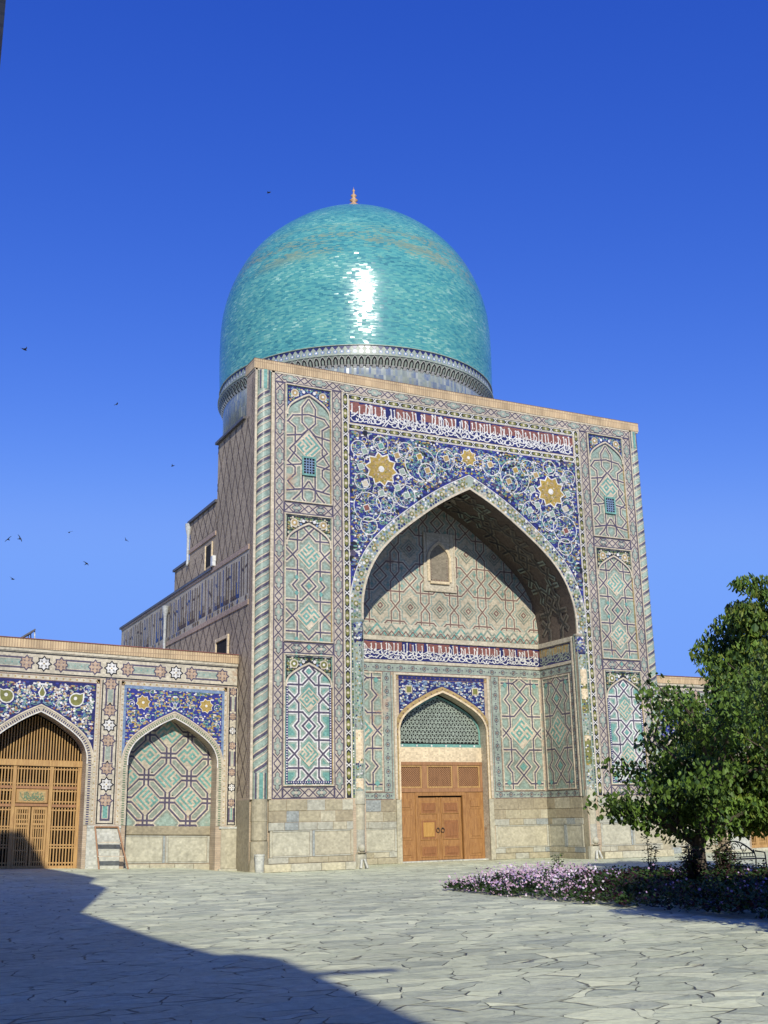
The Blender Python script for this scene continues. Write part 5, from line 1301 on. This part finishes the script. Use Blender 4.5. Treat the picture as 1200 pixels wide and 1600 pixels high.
def limb(mb, r, p, d, L_, rad, depth, tips):
    pts = [Vector(p)]; n = 4; d = Vector(d).normalized(); rr = [rad]
    for i in range(n):
        d = (d+Vector((r.uniform(-.18, .18), r.uniform(-.18, .18), r.uniform(-.05, .14)))).normalized(); pts.append(pts[-1]+d*L_/n); rr.append(rad*(1-.55*(i+1)/n))
    mb.tube(pts, rr, 'bark', 7 if depth < 2 else 5)
    tips.append((pts[-1], depth)); 
    if depth >= 1: tips.append((pts[2], depth))
    if depth < 3:
        for k in range(r.choice((2, 3)) if depth else 4):
            a = r.uniform(0, 2*pi); q = pts[r.choice((2, 3, 4))]; nd = (d*.6+Vector((cos(a), sin(a), r.uniform(-.15, .6)))).normalized(); limb(mb, r, q, nd, L_*r.uniform(.6, .8), rad*.5, depth+1, tips)
def tree(pos, label, H, cr, seed, crown, group=None, nleaf=1.0):
    r = random.Random(seed); T = thing('tree', pos, label, 'tree', group)
    tm = MB(); p = Vector(pos); tips = []
    tm.lathe((p.x, p.y, p.z), [(.26, -.05), (.20, .25), (.17, .8), (.15, 1.3)], 'bark', 9)
    top = p+Vector((0, 0, 1.25))
    for k in range(7):
        a = 2*pi*k/7+r.uniform(-.3, .3); limb(tm, r, top-Vector((0, 0, r.uniform(0, .4))), (cos(a)*1.0, sin(a)*1.0, r.uniform(.35, 1.1)), cr*.52, .085, 1, tips)
    for k in range(3): limb(tm, r, top, (r.uniform(-.3, .3), r.uniform(-.3, .3), 1), H*.36, .11, 1, tips)
    tm.build('trunk', T)
    cw = MB(); n = 0
    for c, rad, cnt, mset, sz in crown:
        leaves(cw, r, p+Vector(c), rad, int(cnt*nleaf), sz, 1.7, mset, .75, .22)
    for q, dpt in tips:
        leaves(cw, r, q, .5, int(50*nleaf), .15, 1.5, ('leaf_green', 'leaf_dark', 'leaf_green'))
    o = cw.build('crown', T); return T
# crown made of leaf clumps: light at the outside, dense towards the limbs
rc = random.Random(99); crown = []
G3 = ('leaf_green', 'leaf_green', 'leaf_yellow', 'leaf_dark')
def shell(cx_, cy_, cz_, rx, rz, n, cnt, sz, rad=.62, lo=-1.0):
    for i in range(n):
        while True:
            v = Vector((rc.gauss(0, 1), rc.gauss(0, 1), rc.gauss(0, 1))).normalized()
            if v.z > lo: break
        f = rc.uniform(.62, 1.06); crown.append(((cx_+v.x*rx*f, cy_+v.y*rx*f, cz_+v.z*rz*f), rad*rc.uniform(.6, 1.2), cnt, G3, sz))
shell(4.1, .2, 3.9, 3.6, 2.0, 125, 190, .18, .62)
shell(4.7, .2, 6.3, 2.7, 2.3, 115, 190, .18, .55)
shell(1.9, .4, 2.35, 1.9, .95, 75, 170, .18, .5)
shell(3.3, 0, 7.9, .9, .9, 18, 90, .19, .4)
tree((5.3, -18, 0), 'broad leafy green tree rising from the flower bed at the right edge', 8, 3.0, 5, crown)
crown = []
shell(0.2, 0, 4.2, 2.6, 2.0, 115, 330, .125, .6)
tree((-.4, -30.0, 0), 'nearer tree of which only some leaves reach in at the right edge', 7, 3.0, 8, crown)

# flower bed
r = random.Random(17); fb = MB()
def bed_in(x, y):
    return x > -.25+.04*sin(y*2) and y < -13.9+.25*sin(x*1.3)-.00*x and x < 13 and y > -27
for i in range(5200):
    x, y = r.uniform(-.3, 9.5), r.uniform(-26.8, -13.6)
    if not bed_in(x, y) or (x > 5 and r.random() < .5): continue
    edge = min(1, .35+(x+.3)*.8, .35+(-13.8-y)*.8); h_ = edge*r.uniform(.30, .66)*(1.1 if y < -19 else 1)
    dark = x > -15.8+.724*(y+41.8)+r.uniform(-.5, .5)  # right of this line foliage is coloured dark to stand for shade
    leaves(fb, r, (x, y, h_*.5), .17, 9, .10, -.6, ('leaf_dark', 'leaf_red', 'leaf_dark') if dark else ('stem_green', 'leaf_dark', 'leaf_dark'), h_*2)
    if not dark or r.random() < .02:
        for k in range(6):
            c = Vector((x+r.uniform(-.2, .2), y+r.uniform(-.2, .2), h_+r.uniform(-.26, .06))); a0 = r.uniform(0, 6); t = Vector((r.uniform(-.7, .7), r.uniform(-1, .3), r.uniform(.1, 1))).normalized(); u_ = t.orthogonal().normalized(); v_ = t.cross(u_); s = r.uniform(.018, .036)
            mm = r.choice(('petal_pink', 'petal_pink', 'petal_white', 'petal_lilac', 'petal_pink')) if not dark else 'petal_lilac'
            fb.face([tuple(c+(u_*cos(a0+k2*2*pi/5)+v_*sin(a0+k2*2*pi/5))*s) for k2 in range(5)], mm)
tag(fb.build('flower_bed'), 'mass of low pink and white flowers and shade-dark foliage along the paving', kind='stuff', cat='flowers')
def bush(x, y, H, seed, label, mats_, n=9, name='rose_bush'):
    r = random.Random(seed); T = thing(name, (x, y, 0), label, 'shrub'); st = MB(); fo = MB()
    for k in range(n):
        a = r.uniform(0, 6.28); q = r.uniform(.05, .4)*H*.7; h_ = H*r.uniform(.6, 1.05)
        P = [(x, y, 0), (x+cos(a)*q*.5, y+sin(a)*q*.5, h_*.5), (x+cos(a)*q, y+sin(a)*q, h_)]; st.tube(P, [.018, .014, .008], 'bark', 5)
        for f_ in (.45, .65, .85, 1.0): leaves(fo, r, (x+cos(a)*q*f_, y+sin(a)*q*f_, h_*f_), .16, 13, .09, .3, mats_)
    st.build('stems', T); fo.build('foliage', T)
bush(6.6, -14.3, 1.35, 1, 'thin tall rose shrub standing above the pink flowers beside the door side of the bed', ('stem_green', 'leaf_green'), 3)
bush(8.1, -14.4, .95, 2, 'low green shrub behind the flowers below the right end of the portal', ('stem_green', 'leaf_green'), 5)
bush(5.6, -18.6, 1.2, 3, 'dark bushy shrub at the left foot of the tree', ('leaf_dark', 'leaf_red', 'stem_green'), 16)
bush(2.6, -20.8, 1.15, 4, 'dark reddish shrub in the shaded front of the bed', ('leaf_red', 'leaf_dark'), 16)
bush(3.4, -14.2, .8, 5, 'sparse small green shrub at the left end of the flower bed', ('stem_green', 'leaf_green'), 3)

# ------------------------------------------------------------------ birds
def unproj(u, v, d): 
    q = (fw+rt*((u-600)/1721.86)-up*((v-800)/1721.86)); return Vector(CAM)+q*d
bm = MB()
bm.lathe((0, 0, 0), [(.004, -.11), (.022, -.06), (.03, 0), (.022, .06), (.016, .08), (.004, .10)], 'black_tile', 8)
bm.v = [(z, x, y) for x, y, z in bm.v]
for s in (-1, 1):
    W = [(.05, .02), (.035, .09), (.0, .16), (-.06, .22), (-.03, .15), (-.01, .08), (-.03, .02)]
    for h_ in (0, .006): bm.face([(x, s*y, .012+abs(y)*.22+h_) for x, y in W], 'black_tile')
    bm.face([(-.09, s*.004, 0), (-.16, s*.045, .0), (-.12, s*.004, .0)], 'black_tile')
first = None
BL = [(420, 301, 'lone dark bird flying high left of the dome finial', 70), (38, 546, 'dark bird with a pale belly flying at the left edge level with the dome', 52), (183, 631, 'small dark bird flying left of the dome cornice', 66), (270, 728, 'tiny faint bird flying just above the stepped side wall', 85),
      (13, 843, 'bird gliding at the far left, left one of a close pair', 70), (31, 842, 'bird flapping at the far left, right one of a close pair', 66), (108, 832, 'dark bird flying between the close pair and the side wall', 68), (197, 844, 'faint tiny bird nearest to the rain pipe of the side wall', 95), (135, 881, 'small bird flying lower, above the middle of the left arcade', 78), (20, 905, 'lowest bird, flying above the left end of the arcade', 72)]
rb = random.Random(3)
for u, v, lab, d in BL:
    if first is None: o = bm.build('bird'); first = o
    else: o = first.copy(); COL.objects.link(o)
    o.scale = (1.35,)*3; o.location = unproj(u, v, d); o.rotation_euler = (rb.uniform(-1.0, 1.0), rb.uniform(-.4, .4), rb.uniform(0, 6.28)); tag(o, lab, 'bird', 'birds circling in the sky')
